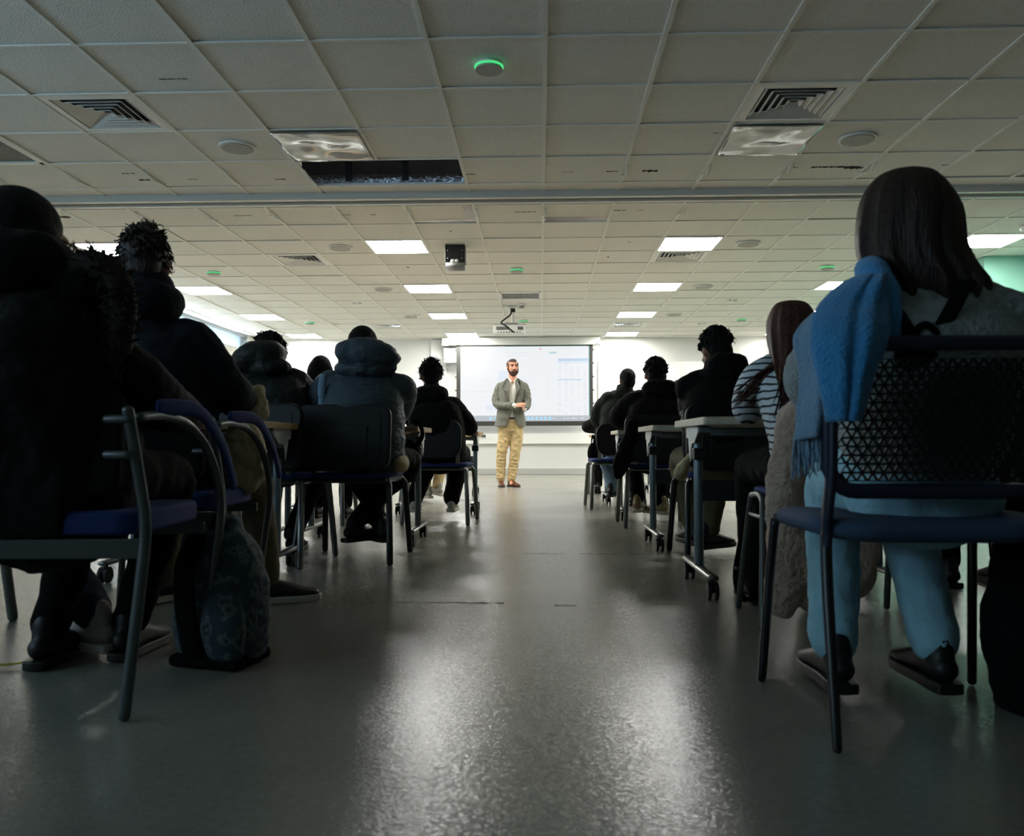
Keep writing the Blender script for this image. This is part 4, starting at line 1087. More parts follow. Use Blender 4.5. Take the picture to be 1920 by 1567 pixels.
# coat hanging behind L5 is the coat itself; khaki-trousered person beyond
loc = (at(806, 900, 8.9).x, 8.85, 0)
person('person in khaki trousers and pale trainers, hidden but for the legs', loc, 0, (.0, .08, 1.05), (0, .0, .95), 'black_coat', 'khaki', 'short', 'hair', 'skin_dark', vox=.014, elbows=[(-.2, .16, .80), (.2, .16, .80)],
    sh=.15, ankles=[tuple(V(*prel(800, 918, 9.0, loc))), tuple(V(*prel(820, 912, 8.95, loc)))], knees=[(-.12, .36, .52), (.12, .36, .52)], shoem='white_shoe', solem='sole', foot_yaw=(40, 52), foot_pitch=(0, 8))
chair_iso('silver-legged chair beyond the aisle-side black coat on the left', loc[0] - .02, 8.9, 0, M['silver'], 'poly')

# small things on left desks
p = at(549, 798, 5.1)
r = thing('plastic_bottle', 'clear plastic bottle on a left desk between the two puffer jackets', 'bottle', (p.x, 5.1, .712))
MB().tube([(0, 0, .004), (0, 0, .10), (0, 0, .13), (0, 0, .145)], [.03, .03, .014, .012], k=3, n=16).build('bottle_body', M['bottle'], r)
MB().cyl((0, 0, .165), .014, .018).build('cap', M['white_plastic'], r)
# dark bag strap hanging from the left aisle desk
p = at(775, 812, 4.93)
tag(MB().tube([(0, 0, .03), (.03, 0, .02), (.055, 0, -.04), (.03, 0, -.10), (-.01, 0, -.13)], [(.012, .004)] * 5, n=8, k=5, side=(1, 0, 0)).ell((-.03, .02, -.17), (.07, .05, .10)).build('hanging_bag', M['strap'], loc=(p.x, 4.93, .712), disp=.015), 'small black bag with strap hanging off the left aisle desk', 'bag')

# ================================================================== RIGHT SIDE
desk('desk with pale ply edge, nearest on the right, under the striped sleeve', .615, 1.47, 3.22, 3.92, True)
desk('desk second on the right of the aisle, before the man with short curls', .62, 1.45, 4.72, 5.42, True)
desk('desk third on the right of the aisle with a castor in the aisle', .60, 1.40, 6.62, 7.27, True)
desk('desk fourth on the right of the aisle, with a bag hanging from it', .62, 1.40, 8.35, 9.0, True)
desk('farthest desk right of the aisle, nearest the screen', .62, 1.40, 10.2, 10.85, False)

# R1 nearest right
loc = (at(1725, 900, 1.95).x, 1.95, 0)
hd = prel(1697, 425, 2.0, loc)
r, T, jo = person('woman with long dark brown hair in fluffy grey cardigan, nearest on the right', loc, 0, hd, (hd[0] + .03, .01, 1.00), 'grey_knit', 'jeans_pale', None, 'hair_brown', 'skin',
    hyaw=8, hpitch=-12, sh=.178, puff=.98, elbows=[(-.19, .18, .78), prel(1838, 680, 1.98, loc)], wrists=[(-.1, .46, .74), (.12, .44, .74)], vox=.009, fold=.018, hem=.50, name='person',
    knees=[tuple(V(*prel(1560, 905, 2.28, loc))), (.10, .36, .52)], ankles=[tuple(V(*prel(1562, 1215, 2.12, loc))), tuple(V(*prel(1750, 1215, 2.12, loc)))], foot_yaw=(0, 0), legw=1.08)
# long hair: crown to shoulder blades with locks
def long_hair(parent, T, sections, m, seed, n=72, lock=.004):
    vs, fs = [], []; rs = random.Random(seed)
    ph = [rs.uniform(0, 6.28) for _ in range(12)]
    for si, (c, rx, ry_) in enumerate(sections):
        for a in range(n):
            th = 2 * PI * a / n
            k_ = lock * (si / len(sections)) * 2
            rr = k_ * (math.sin(th * 9 + ph[0]) + .7 * math.sin(th * 17 + ph[1] + si * .15) + .5 * math.sin(th * 29 + ph[2]))
            dz = -.0
            if si >= len(sections) - 2: dz = .012 * math.sin(th * 7 + ph[3]) + .008 * math.sin(th * 19 + ph[4])
            vs.append(Vector(c) + V((rx + rr) * math.cos(th), (ry_ + rr) * math.sin(th), dz))
    k = len(sections)
    for i in range(k - 1):
        for a in range(n):
            b_ = (a + 1) % n; fs.append((i * n + a, i * n + b_, (i + 1) * n + b_, (i + 1) * n + a))
    fs.append(tuple(range(n - 1, -1, -1))); fs.append(tuple(range((k - 1) * n, k * n)))
    return MB().add(vs, fs)
def hsec(pts):
    """interpolate sections smoothly"""
    P, Q = spline([p[0] for p in pts], [(p[1], p[2]) for p in pts], 6)
    return [(P[i], Q[i][0], Q[i][1]) for i in range(len(P))]
hx, hy, hz = hd
secs = hsec([((hx, hy, hz + .133), .022, .022), ((hx, hy - .005, hz + .118), .062, .066), ((hx, hy - .01, hz + .075), .097, .10), ((hx, hy - .02, hz + .02), .113, .108), ((hx - .005, hy - .035, hz - .05), .118, .098),
             ((hx + .005, hy - .055, hz - .10), .122, .082), ((hx + .03, hy - .08, hz - .145), .118, .060), ((hx + .035, hy - .095, hz - .185), .098, .040), ((hx + .035, hy - .10, hz - .20), .075, .028)])
long_hair(r, T, secs, 'hair_brown', 5).build('hair', M['hair_brown'], r, remesh=.005, smooth_it=1)
st = MB()
for i in range(14):
    x0_ = hx + .10 + random.uniform(-.01, .01); z0_ = hz - .02 - random.uniform(0, .05)
    st.tube([(x0_, hy - .02, z0_), (x0_ + .025, hy - .04, z0_ - .07), (x0_ + .05 + random.uniform(-.01, .012), hy - .06, z0_ - .13)], [.002, .0016, .0008], n=5, k=4)
st.build('stray_strands', M['hair_brown'], r)
# crossing black straps on her back
b = MB()
b.tube([prel(1682, 585, 1.80, loc), prel(1698, 612, 1.785, loc), prel(1722, 655, 1.78, loc)], [(.016, .004)] * 3, n=8, side=(1, 0, 0), k=3)
b.tube([prel(1815, 520, 1.88, loc), prel(1790, 570, 1.80, loc), prel(1755, 630, 1.785, loc), prel(1735, 655, 1.78, loc)], [(.016, .004)] * 4, n=8, side=(1, 0, 0), k=3)
b.tube([prel(1700, 640, 1.78, loc), prel(1725, 612, 1.775, loc), prel(1745, 612, 1.775, loc), prel(1765, 640, 1.78, loc)], [(.008, .004)] * 4, n=8, k=3)
b.ell(prel(1730, 668, 1.79, loc), (.06, .02, .045))
b.build('back_straps', M['strap'], r)
# scarf over the left shoulder
def sheet(rows, m, name, parent, thick=.010, ripple=.006, k=5, seed=0):
    """cloth: rows of (left, right) points top to bottom, with vertical folds"""
    L, _ = spline([a for a, b_ in rows], [.1] * len(rows), k); Rr, _ = spline([b_ for a, b_ in rows], [.1] * len(rows), k)
    n = 24; vs = []; fs = []
    for i in range(len(L)):
        for j_ in range(n + 1):
            u = j_ / n; p = L[i].lerp(Rr[i], u)
            bulge = -.035 * math.sin(u * PI)
            p = p + V(0, bulge + ripple * math.sin(u * 13 + seed + i * .05) + ripple * .6 * math.sin(u * 23 + i * .12 + seed), 0)
            vs.append(p)
    for i in range(len(L) - 1):
        for j_ in range(n):
            a = i * (n + 1) + j_; fs.append((a, a + 1, a + n + 2, a + n + 1))
    return MB().add(vs, fs).build(name, m, parent, solid=thick, disp=.006, dscale=.04)
sc = thing('scarf', 'blue wool scarf with fringed end draped over the nearest right woman', 'scarf', loc)
Rw = lambda px, py, Y: prel(px, py, Y, loc)
sheet([(Rw(1640, 510, 2.02), Rw(1668, 520, 2.04)), (Rw(1585, 530, 1.87), Rw(1668, 520, 1.83)), (Rw(1535, 580, 1.81), Rw(1668, 570, 1.785)), (Rw(1525, 640, 1.75), Rw(1668, 630, 1.73)), (Rw(1540, 720, 1.735), Rw(1640, 700, 1.73)), (Rw(1552, 790, 1.75), Rw(1615, 790, 1.745))], M['scarf'], 'shoulder_wrap', sc, seed=1)
# the roll at the neck
MB().tube([Rw(1668, 640, 1.80), Rw(1662, 560, 1.83), Rw(1640, 515, 1.88), Rw(1630, 505, 1.97), Rw(1650, 520, 2.06)], [(.022, .030), (.030, .035), (.032, .035), (.03, .03), (.02, .02)], n=14, k=5).build('neck_roll', M['scarf'], sc, disp=.01, dscale=.05)
sheet([(Rw(1525, 590, 1.87), Rw(1535, 585, 1.86)), (Rw(1490, 632, 1.86), Rw(1536, 640, 1.84)), (Rw(1500, 700, 1.84), Rw(1550, 720, 1.80)), (Rw(1494, 770, 1.83), Rw(1556, 770, 1.79)), (Rw(1491, 826, 1.82), Rw(1548, 812, 1.80))], M['scarf_grey'], 'hanging_end', sc, ripple=.004, seed=4)
fr = MB(); rs = random.Random(11)
for i in range(46):
    u = i / 45; top = V(*Rw(1491, 824, 1.82)).lerp(V(*Rw(1552, 806, 1.79)), u); L = rs.uniform(.075, .095) * (1 - .15 * u)
    fr.tube([top + V(0, 0, .01), top + V(rs.gauss(0, .003), rs.gauss(0, .004), -L * .5), top + V(rs.gauss(0, .007), rs.gauss(0, .007), -L)], [.0030, .0028, .0012], n=5, k=4)
fr.build('fringe', M['scarf_grey'], sc)

# perforated-back chair
def mesh_chair(label, x, y, rz):
    r = thing('mesh_back_chair', label, 'chair', (x, y, 0), rz)
    def curve(px_, pz_):      # maps panel coords (x across, z up) to the curved back
        return V(px_, -.215 + .30 * px_ * px_ * 1.2 - .10 * (pz_ - .50) * .6, pz_)
    # triangular-perforated panel
    s_ = .0205; hgt = s_ * math.sqrt(3) / 2; vs = []; fs = []
    z = .535; row = 0
    while z + hgt < .79:
        i = 0; x_ = -.215
        while x_ + s_ < .215:
            for up in (0, 1):
                ox = x_ + (s_ / 2 if up else 0) + (s_ / 2 if row % 2 else 0)
                if up: tri = [(ox, z + hgt), (ox + s_, z + hgt), (ox + s_ / 2, z)]
                else: tri = [(ox, z), (ox + s_, z), (ox + s_ / 2, z + hgt)]
                cxx = sum(t_[0] for t_ in tri) / 3; czz = sum(t_[1] for t_ in tri) / 3
                if abs(cxx) > .208: continue
                b0 = len(vs); q = .62
                for t_ in tri: vs.append(curve(t_[0], t_[1]))
                for t_ in tri: vs.append(curve(cxx + (t_[0] - cxx) * q, czz + (t_[1] - czz) * q))
                for a in range(3): fs.append((b0 + a, b0 + (a + 1) % 3, b0 + 3 + (a + 1) % 3, b0 + 3 + a))
            x_ += s_
        z += hgt; row += 1
    MB().add(vs, fs).build('perforated_panel', M['black_shell'], r, solid=.006, smooth=False)
    f = MB(); pts = []
    for (a, b_) in rounded_rect(.45, .30, .05, 6): pts.append(curve(a, .665 + b_))
    pts.append(pts[0]); pts.append(pts[1])
    f.tube(pts, [(.016, .012)] * len(pts), n=10)
    f.build('back_frame', M['frame_blue'], r)
    for q in (-1, 1):
        MB().tube([curve(q * .222, .70), curve(q * .222, .56), (q * .225, -.185, .48), (q * .222, -.165, .43), (q * .222, -.16, .40)], [(.011, .019)] * 5, n=12, side=(1, 0, 0), k=5).build('back_support', M['frame_blue'], r)
        MB().tube([(q * .222, -.16, .42), (q * .226, -.18, .30), (q * .235, -.255, .012)], [(.012, .012), (.012, .012), (.010, .010)], n=12, k=4).build('leg', M['black_tube'], r)
        MB().tube([(q * .20, .12, .425), (q * .235, .17, .425), (q * .243, .19, .38), (q * .262, .245, .012)], .0115, n=12, k=5).build('leg', M['black_tube'], r)
    # seat, dished pad
    out = rounded_rect(.50, .46, .12, 8); vs = []; rings = []
    st_ = MB(); n = len(out)
    for (sc_, z_) in ((.55, .462), (.85, .466), (.97, .460), (1.0, .447), (.98, .432), (.88, .418), (.5, .412)):
        for (a, b_) in out: st_.v.append(V(a * sc_, b_ * sc_ + .01, z_ - .10 * (a * a) * 0 + (-.028 * ((b_ * sc_ - .0) / .23) ** 2 if b_ > 0 else -.012 * ((b_ * sc_) / .23) ** 2)))
    for i in range(6):
        for a in range(n): st_.f.append((i * n + a, i * n + (a + 1) % n, (i + 1) * n + (a + 1) % n, (i + 1) * n + a))
    st_.f.append(tuple(range(n))); st_.f.append(tuple(range(6 * n, 7 * n)))
    st_.build('seat', M['navy_seat'], r)
    return r
mesh_chair('mesh-back chair with dark frame and slate-blue seat under the nearest right woman', .822, 1.96, R(-1))

# R2 striped top
loc = (at(1530, 900, 2.95).x, 2.93, 0)
hd = prel(1482, 628, 3.12, loc)
r, T, jo = person('woman in white and navy striped top leaning on the nearest right desk', loc, 0, hd, (hd[0] + .02, .14, .955), 'stripe', 'black_trs', None, 'hair_red', 'skin',
    hyaw=0, hpitch=-35, sh=.15, puff=.92, elbows=[prel(1402, 768, 3.22, loc), (.26, .30, .77)], wrists=[(-.02, .52, .76), (.12, .55, .76)], vox=.008, fold=.012, collar=False, jname='striped_top', back=-.02)
hx, hy, hz = hd
secs = hsec([((hx, hy, hz + .125), .02, .02), ((hx, hy - .01, hz + .11), .058, .065), ((hx, hy - .02, hz + .06), .084, .10), ((hx - .003, hy - .05, hz), .092, .105), ((hx - .012, hy - .10, hz - .07), .088, .09), ((hx - .03, hy - .17, hz - .13), .078, .065),
             ((hx - .045, hy - .23, hz - .18), .068, .05), ((hx - .055, hy - .25, hz - .225), .050, .035), ((hx - .055, hy - .25, hz - .245), .03, .02)])
long_hair(r, T, secs, 'hair_red', 9, n=60).build('hair', M['hair_red'], r, remesh=.005, smooth_it=1)
lk = MB(); rs = random.Random(4)
for i in range(60):
    s0 = V(hx - .05 + rs.uniform(-.03, .02), hy - .14 + rs.uniform(-.05, .03), hz - .08 - rs.uniform(0, .08)); e = V(*prel(1372 + rs.uniform(0, 40), 752 + rs.uniform(-22, 15), 3.08, loc))
    lk.tube([s0, s0.lerp(e, .5) + V(rs.gauss(.012, .008), -.05, .015), e], [.006, .005, .0012], n=5, k=5)
for i in range(80):
    s0 = V(hx - .05 + rs.uniform(-.05, .06), hy - .22, hz - .14); e = s0 + V(rs.uniform(-.06, .04), -.06, -rs.uniform(.10, .19))
    lk.tube([s0, s0.lerp(e, .5) + V(0, -.03, 0), e], [.006, .005, .001], n=5, k=4)
lk.build('loose_locks', M['hair_red'], r)
# her chair: inverted-U silver side frames, blue seat, and the plush coat hung over it
r = thing('chair', 'silver-framed chair with blue seat beneath the plush taupe coat', 'chair', (1.0, 2.98, 0), R(0), 'stacking chairs with black backs')
MB().prism(rounded_rect(.44, .42, .06), .425, .455).build('seat', M['blue_seat'], r, bevel=.010)
for q in (-1, 1):
    MB().tube([(q * .285, -.19, .012), (q * .255, -.10, .36), (q * .245, -.05, .425), (q * .245, .05, .43), (q * .25, .10, .38), (q * .27, .20, .012)], .0115, n=12, k=5).build('side_frame', M['silver_paint'], r)
    MB().tube([(q * .25, -.11, .36), (q * .25, .11, .36)], .008, n=8).build('cross_tube', M['silver_paint'], r)
MB().prism(rounded_rect(.42, .26, .06), -.015, .015, Matrix.Translation((0, -.22, .64)) @ Matrix.Rotation(R(84), 4, 'X')).build('backrest', M['blue_seat'], r, bevel=.010)
for q in (-1, 1): MB().tube([(q * .18, -.17, .43), (q * .18, -.22, .60)], .009, n=8).build('back_upright', M['silver_paint'], r)
# plush coat
ct = thing('coat', 'long taupe plush coat hanging over the striped woman\'s chair to the floor', 'coat', (0, 0, 0))
cb = MB()
cb.tube([at(1540, 770, 2.66), at(1505, 790, 2.62), at(1482, 850, 2.60), at(1470, 930, 2.60), at(1478, 1010, 2.60), at(1476, 1080, 2.60), at(1466, 1135, 2.60)], [(.05, .06), (.075, .06), (.060, .05), (.058, .045), (.06, .045), (.07, .045), (.045, .035)], n=20, side=(1, 0, 0), k=5)
cb.tube([at(1545, 790, 2.66), at(1545, 900, 2.62), at(1535, 1010, 2.62), at(1520, 1120, 2.62)], [.06, .075, .06, .045], n=20, k=5)
cb.tube([at(1600, 800, 2.66), at(1620, 900, 2.64), at(1610, 1000, 2.64), at(1605, 1100, 2.64)], [(.10, .05), (.10, .05), (.08, .045), (.05, .04)], n=20, k=5, side=(1, 0, 0))
cb.build('coat_body', M['fur_coat'], ct, remesh=.009, smooth_it=3, disp=.03, dscale=.08)
# black bag hung by the chair with dangling straps
bp = at(1405, 940, 3.25)
r = thing('rucksack', 'black rucksack with dangling straps beside the silver chair on the right', 'bag', (bp.x, 3.25, 0))
MB().tube([(.03, 0, .08), (.04, 0, .20), (.03, 0, .36)], [(.05, .08), (.06, .09), (.035, .06)], n=18, side=(1, 0, 0), k=4).build('bag_body', M['strap'], r, disp=.03, remesh=.01, smooth_it=2)
MB().tube([(-.02, -.04, .35), (-.05, -.06, .22), (-.065, -.06, .12), (-.05, -.06, .05), (-.01, -.05, .03), (.02, -.03, .10)], [(.014, .004)] * 6, n=8, side=(1, 0, 0), k=5).build('strap', M['strap'], r)
MB().box((-.058, -.066, .15), (.03, .012, .012)).build('buckle', M['chrome'], r, bevel=.003)

# R3 black hooded coat
loc = (at(1346, 900, 4.5).x, 4.5, 0)
hd = prel(1342, 660, 4.6, loc)
person('person in black hooded coat with short curly hair, third in the right row', loc, 0, hd, (hd[0] + .01, .03, 1.02), 'black_coat', 'olive_trs', 'curly', 'hair', 'skin_dark', hyaw=20, hpitch=-20, sh=.165, puff=1.04,
    elbows=[prel(1293, 735, 4.55, loc), (.24, .16, .82)], wrists=[(-.08, .44, .78), (.1, .44, .78)], hscale=.96, knees=[(-.13, .38, .52), (.10, .38, .52)], ankles=[tuple(V(*prel(1298, 990, 4.75, loc))), tuple(V(*prel(1330, 998, 4.72, loc)))], foot_yaw=(10, -50),
    hood=dict(c=prel(1362, 686, 4.5, loc), r=(.115, .10, .075), extra=((prel(1352, 705, 4.5, loc), (.13, .10, .05)),)))
chair_iso('black-framed chair with black panelled back, behind the nearest right desk', at(1350, 900, 4.5).x + .04, 4.62, R(2), M['black_tube'], 'iso')
o = tag(MB().tube([(.03, 0, .05), (.0, 0, .0), (-.02, .0, -.045)], [(.010, .03), (.024, .04), (.034, .035)], n=18, k=4, side=(1, 0, 0)).build('knitted_garment', M['beige_quilt'], disp=.03, dscale=.04, loc=at(1284, 870, 4.3)), 'tan ribbed garment hanging beside the third right chair', 'garment')

# R4 short curls, black jacket
loc = (at(1224, 900, 6.4).x, 6.4, 0)
hd = prel(1229, 704, 6.45, loc)
person('man with short side-swept curls in black jacket, seated on the right of the aisle', loc, 0, hd, (hd[0] - .01, .0, 1.03), 'black_coat', 'black_trs', 'curly', 'hair', 'skin_dark', hyaw=0, hpitch=-5, sh=.18, puff=1.10,
    elbows=[(-.25, .12, .80), (.25, .12, .80)], wrists=[(-.1, .42, .77), (.1, .42, .77)], hscale=.98, shoem='tan_shoe', solem='sole', ankles=[tuple(V(*prel(1196, 938, 6.6, loc))), tuple(V(*prel(1238, 942, 6.55, loc)))], knees=[(-.12, .36, .52), (.11, .36, .52)], foot_yaw=(-15, 30),
    hood=dict(c=(hd[0] + .02, -.045, 1.01), r=(.14, .095, .08)))
chair_iso('silver-legged chair with black back under the man with side-swept curls', loc[0] + .01, 6.42, R(2), M['silver'], 'iso')
cp = at(1172, 850, 6.15)
tag(MB().tube([(.06, 0, .22), (.04, 0, .12), (.0, 0, .0), (-.035, 0, -.10), (-.045, 0, -.16)], [(.045, .03), (.055, .035), (.062, .04), (.060, .035), (.035, .03)], n=18, side=(1, 0, 0), k=4).build('draped_coat', M['black_coat'], disp=.03, dscale=.06, remesh=.012, smooth_it=2, loc=cp), 'black coat tail draped over the aisle side of the fourth right chair', 'coat')

# R5 trimmed hair, green-black jacket
loc = (at(1160, 900, 8.3).x, 8.1, 0)
hd = prel(1176, 714, 8.1, loc)
person('man with trimmed dark hair in dark green padded jacket, right of the aisle', loc, 0, hd, (hd[0] - .03, .0, 1.12), 'green_coat', 'jeans_mid', 'short', 'hair', 'skin_dark', hyaw=12, hpitch=-6, sh=.17, puff=1.08, quilt=8, vox=.014,
    elbows=[(-.21, .12, .84), (.25, .12, .84)], wrists=[(-.1, .42, .78), (.1, .42, .78)], hscale=.92, ankles=[tuple(V(*prel(1147, 914, 8.25, loc))), (.14, .3, .09)], knees=[(-.12, .30, .52), (.12, .36, .52)], foot_yaw=(-20, 0), legw=1.1)
chair_iso('silver-legged chair with rounded black back, fifth on the right of the aisle', at(1150, 900, 8.2).x, 8.15, R(4), M['silver'], 'poly')

# R6 glasses, far
loc = (at(1140, 900, 10.0).x + .03, 10.0, 0)
hd = prel(1152, 752, 10.05, loc)
r, T, jo = person('person with glasses and short dark hair, partly hidden on the right near the screen', loc, 0, hd, (hd[0] - .02, .0, .99), 'black_coat', 'black_trs', 'short', 'hair', 'skin', hyaw=50, hpitch=-10, sh=.17, vox=.014)
g = MB()
for q in (-1, 1):
    g.tube([(q * .034 + .024 * math.cos(a), .100, .012 + .020 * math.sin(a)) for a in [2 * PI * i / 14 for i in range(15)]], .003, n=6, T=T)
    g.tube([(q * .060, .096, .018), (q * .082, -.01, .012)], .003, n=6, T=T)
g.build('glasses', M['black_metal'], r)
chair_iso('silver-legged chair under the person with glasses on the right', loc[0], 10.0, 0, M['silver'], 'poly')
# R8 head right of R4
loc = (at(1282, 900, 7.9).x, 7.9, 0)
hd = prel(1274, 738, 7.95, loc)
person('dark-haired person mostly hidden between the right-hand black coats', loc, 0, hd, (hd[0], .0, .93), 'black_coat', 'black_trs', 'short', 'hair', 'skin_dark', vox=.014, sh=.16)
chair_iso('silver-legged chair mostly hidden in the second right column', loc[0], 7.9, 0, M['silver'], 'poly')
# R9 at the right edge
loc = (at(1925, 900, 3.3).x, 3.3, 0)
hd = prel(1922, 672, 3.35, loc)
person('dark-haired person cut off at the right edge of the picture', loc, 0, hd, (hd[0], .0, .86), 'black_coat', 'black_trs', 'curly', 'hair', 'skin_dark', vox=.014, sh=.15, wrists=[(-.1, .3, .70), (.1, .3, .70)], elbows=[(-.22, .1, .68), (.22, .1, .68)])
chair_iso('silver-legged chair at the right edge behind the mesh-back chair', loc[0], 3.3, 0, M['silver'], 'poly')

for (X_, Y_, lab) in ((1.75, 4.55, 'person in black hidden behind the nearest right woman, third row'), (1.80, 6.35, 'person in black hidden behind the striped woman, fourth row')):  # extra sitters and chairs, out of sight, added to block light
    person(lab, (X_, Y_, 0), 0, (.0, .08, 1.06), (0, .0, .93), 'black_coat', 'black_trs', 'short', 'hair', 'skin_dark', vox=.016)
    chair_iso(lab.replace('person in black', 'silver-legged chair'), X_, Y_, 0, M['silver'], 'poly')
for (X_, Y_, lab) in ((-2.2, 4.55, 'person in black hidden behind the tousled-haired person'), (-2.62, 6.4, 'person in black hidden beyond the left hooded rows')):  # two more unseen sitters added on the left as light blockers
    person(lab, (X_, Y_, 0), 0, (.0, .08, 1.04), (0, .0, .92), 'black_coat', 'black_trs', 'short', 'hair', 'skin_dark', vox=.016)
    chair_iso(lab.replace('person in black', 'silver-legged chair'), X_, Y_, 0, M['silver'], 'poly')
bg = thing('dark_mass_bag', 'large black bag standing in for the dark mass on the floor right of the mesh-back chair', 'bag', (1.20, 2.02, 0))  # bag added to stand in for a dark mass at the right
MB().tube([(0, 0, .05), (0, 0, .18), (-.01, 0, .34), (-.02, 0, .46)], [(.15, .12), (.16, .12), (.13, .09), (.10, .05)], n=26, side=(1, 0, 0), k=5, power=2.6).build('bag_body', M['strap'], bg, remesh=.012, smooth_it=2, disp=.04, dscale=.09)
MB().tube([(-.08, -.03, .45), (-.05, -.05, .56), (.03, -.05, .56), (.06, -.03, .45)], .010, n=8, k=5).build('handle', M['strap'], bg)
# hanging bag on the fourth right desk
p = at(1112, 845, 8.3)
tag(MB().ell((0, 0, -.02), (.055, .04, .10)).tube([(-.02, 0, .06), (0, 0, .15), (.02, 0, .06)], .008, k=4, n=6).tube([(-.02, 0, -.1), (.01, 0, -.2), (.03, 0, -.25)], .010, k=3, n=6).build('hanging_bag', M['strap'], loc=p, disp=.02, dscale=.04), 'small black bag hanging from the far right aisle desk', 'bag')
p = at(1279, 786, 3.85)
tag(MB().tube([(0, 0, .003), (.003, 0, .02), (-.004, 0, .035), (.0, 0, .045)], [.009, .006, .010, .005], n=10, k=3).build('clear_trinket', M['bottle'], loc=(p.x, 3.85, .712), disp=.006, dscale=.01), 'small clear shiny object at the far corner of the nearest right desk', 'trinket')

# ================================================================== the lecturer
YL = 11.9
p = at(950, 912, YL)
lr = thing('person', 'bearded man in grey blazer and khaki chinos standing before the screen, hands together', 'person', (p.x, YL, 0))
HCm = V(.088, -.03, 1.672)
T = head_matrix(HCm, 180 + 18, -2, 3)
# joints (camera right is +x, toward the camera is -y)
shL, shR = V(-.095, .0, 1.405), V(.255, -.02, 1.405)
elL, elR = V(-.135, -.06, 1.16), V(.295, -.06, 1.17)
wrL, wrR = V(.120, -.26, 1.125), V(.255, -.20, 1.085)
b = MB(); add_head(b, T, 1.0)
b.tube([(.085, .0, 1.44), (.088, -.01, 1.52), T @ V(0, -.02, -.05)], [.062, .056, .056], k=3)
b.tube([(.05, 0, .95), (.06, .0, 1.15), (.08, .0, 1.38)], [(.14, .09), (.13, .09), (.14, .09)], side=(1, 0, 0), k=4)
b.tube([shL, elL, wrL], [.045, .036, .026]); b.tube([shR, elR, wrR], [.045, .036, .026])
add_hand(b, wrL, wrL + V(.9, -.1, .22), V(0, -.5, .9), 1.0, .25, 1)
add_hand(b, wrR, wrR + V(-.25, -.45, .3), V(.3, -.6, .6), 1.0, .8, -1)
for q, kx, fx in ((-1, -.045, -.078), (1, .085, .065)):
    b.tube([(.05 + q * .085, 0, .90), (kx + q * .03, -.01, .48), (fx, .01, .10)], [.075, .050, .036])
    b.tube([(fx, .01, .08), (fx, -.08, .045)], [.030, .024])
b.build('body', M['skin'], lr, remesh=.0065, smooth_it=1)
# face details
def headpart(name, m, f, **k):
    q = MB(); f(q); return q.build(name, M[m], lr, **k)
for q in (-1, 1):
    headpart('eye', 'eye', lambda mb: mb.ell((q * .031, .084, .012), (.012, .006, .006), T, n=10, h=6))
    headpart('eyebrow', 'beard', lambda mb: mb.tube([(q * .015, .093, .032), (q * .034, .091, .037), (q * .05, .080, .032)], .006, T=T, n=6, k=3))
def beard(mb):
    mb.ell((0, .034, -.078), (.060, .060, .048), T); mb.ell((0, .056, -.098), (.036, .034, .026), T)
    for q in (-1, 1): mb.tube([(q * .067, .012, .0), (q * .065, .02, -.04), (q * .05, .04, -.075)], [.008, .014, .018], T=T, k=3)
    mb.tube([(-.028, .088, -.062), (-.018, .097, -.042), (0, .101, -.040), (.018, .097, -.042), (.028, .088, -.062)], .007, T=T, n=8, k=3)
headpart('beard', 'beard', beard, remesh=.005, smooth_it=1)
headpart('lips', 'lip', lambda mb: mb.ell((0, .099, -.055), (.017, .006, .006), T, n=10, h=6))
def shorthair(mb):
    mb.ell((0, -.035, .035), (.081, .082, .080), T); mb.ell((0, -.05, -.01), (.072, .050, .06), T)
    mb.ell((0, .012, .085), (.058, .062, .036), T)
    for q in (-1, 1): mb.ell((q * .070, .012, .035), (.010, .03, .035), T)
headpart('hair', 'hair_short', shorthair, remesh=.006, smooth_it=1)
# trousers
t = MB()
t.tube([(.055, .0, .96), (.055, .0, .84)], [(.155, .105), (.165, .115)], side=(1, 0, 0))
for q, kx, fx in ((-1, -.055, -.085), (1, .105, .065)):
    P, Q = spline([(.055 + q * .08, 0, .88), (.055 + q * .085, 0, .70), (kx + q * .015, -.015, .48), ((kx + fx) / 2 + q * .01, .0, .28), (fx, .0, .11)], [.098, .090, .073, .066, .060], 12)
    Q = [(a + (.004 * math.sin(i * 2.2) if i > 26 else 0), c + (.006 * math.sin(i * 2.2 + .5) if i > 26 else 0)) for i, (a, c) in enumerate(Q)]
    t.tube(P, Q, n=22)
t.build('trousers', M['khaki'], lr, remesh=.009, smooth_it=1, disp=.028, dscale=.045)
MB().tube([(.055, .0, .945), (.055, .0, .97)], [(.160, .112)] * 2, side=(1, 0, 0), n=30, round_=False).build('belt', M['belt'], lr)
# shirt
s_ = MB()
s_.tube([(.06, .0, .95), (.065, -.0, 1.15), (.08, .0, 1.34), (.085, .0, 1.42), (.088, .0, 1.455)], [(.150, .106), (.150, .112), (.160, .112), (.12, .080), (.074, .060)], side=(1, 0, 0), k=6, n=26)
s_.build('shirt', M['shirt'], lr, remesh=.008, smooth_it=2, disp=.008, dscale=.05)
cl = MB()
for q in (-1, 1):
    cl.add([(.09 + q * .012, -.085, 1.475), (.09 + q * .055, -.045, 1.53), (.09 + q * .072, .01, 1.535), (.09 + q * .080, -.015, 1.475), (.09 + q * .048, -.112, 1.425)], [(0, 1, 2, 3, 4)] if q > 0 else [(4, 3, 2, 1, 0)])
cl.build('shirt_collar', M['shirt'], lr, solid=.006, smooth=False)
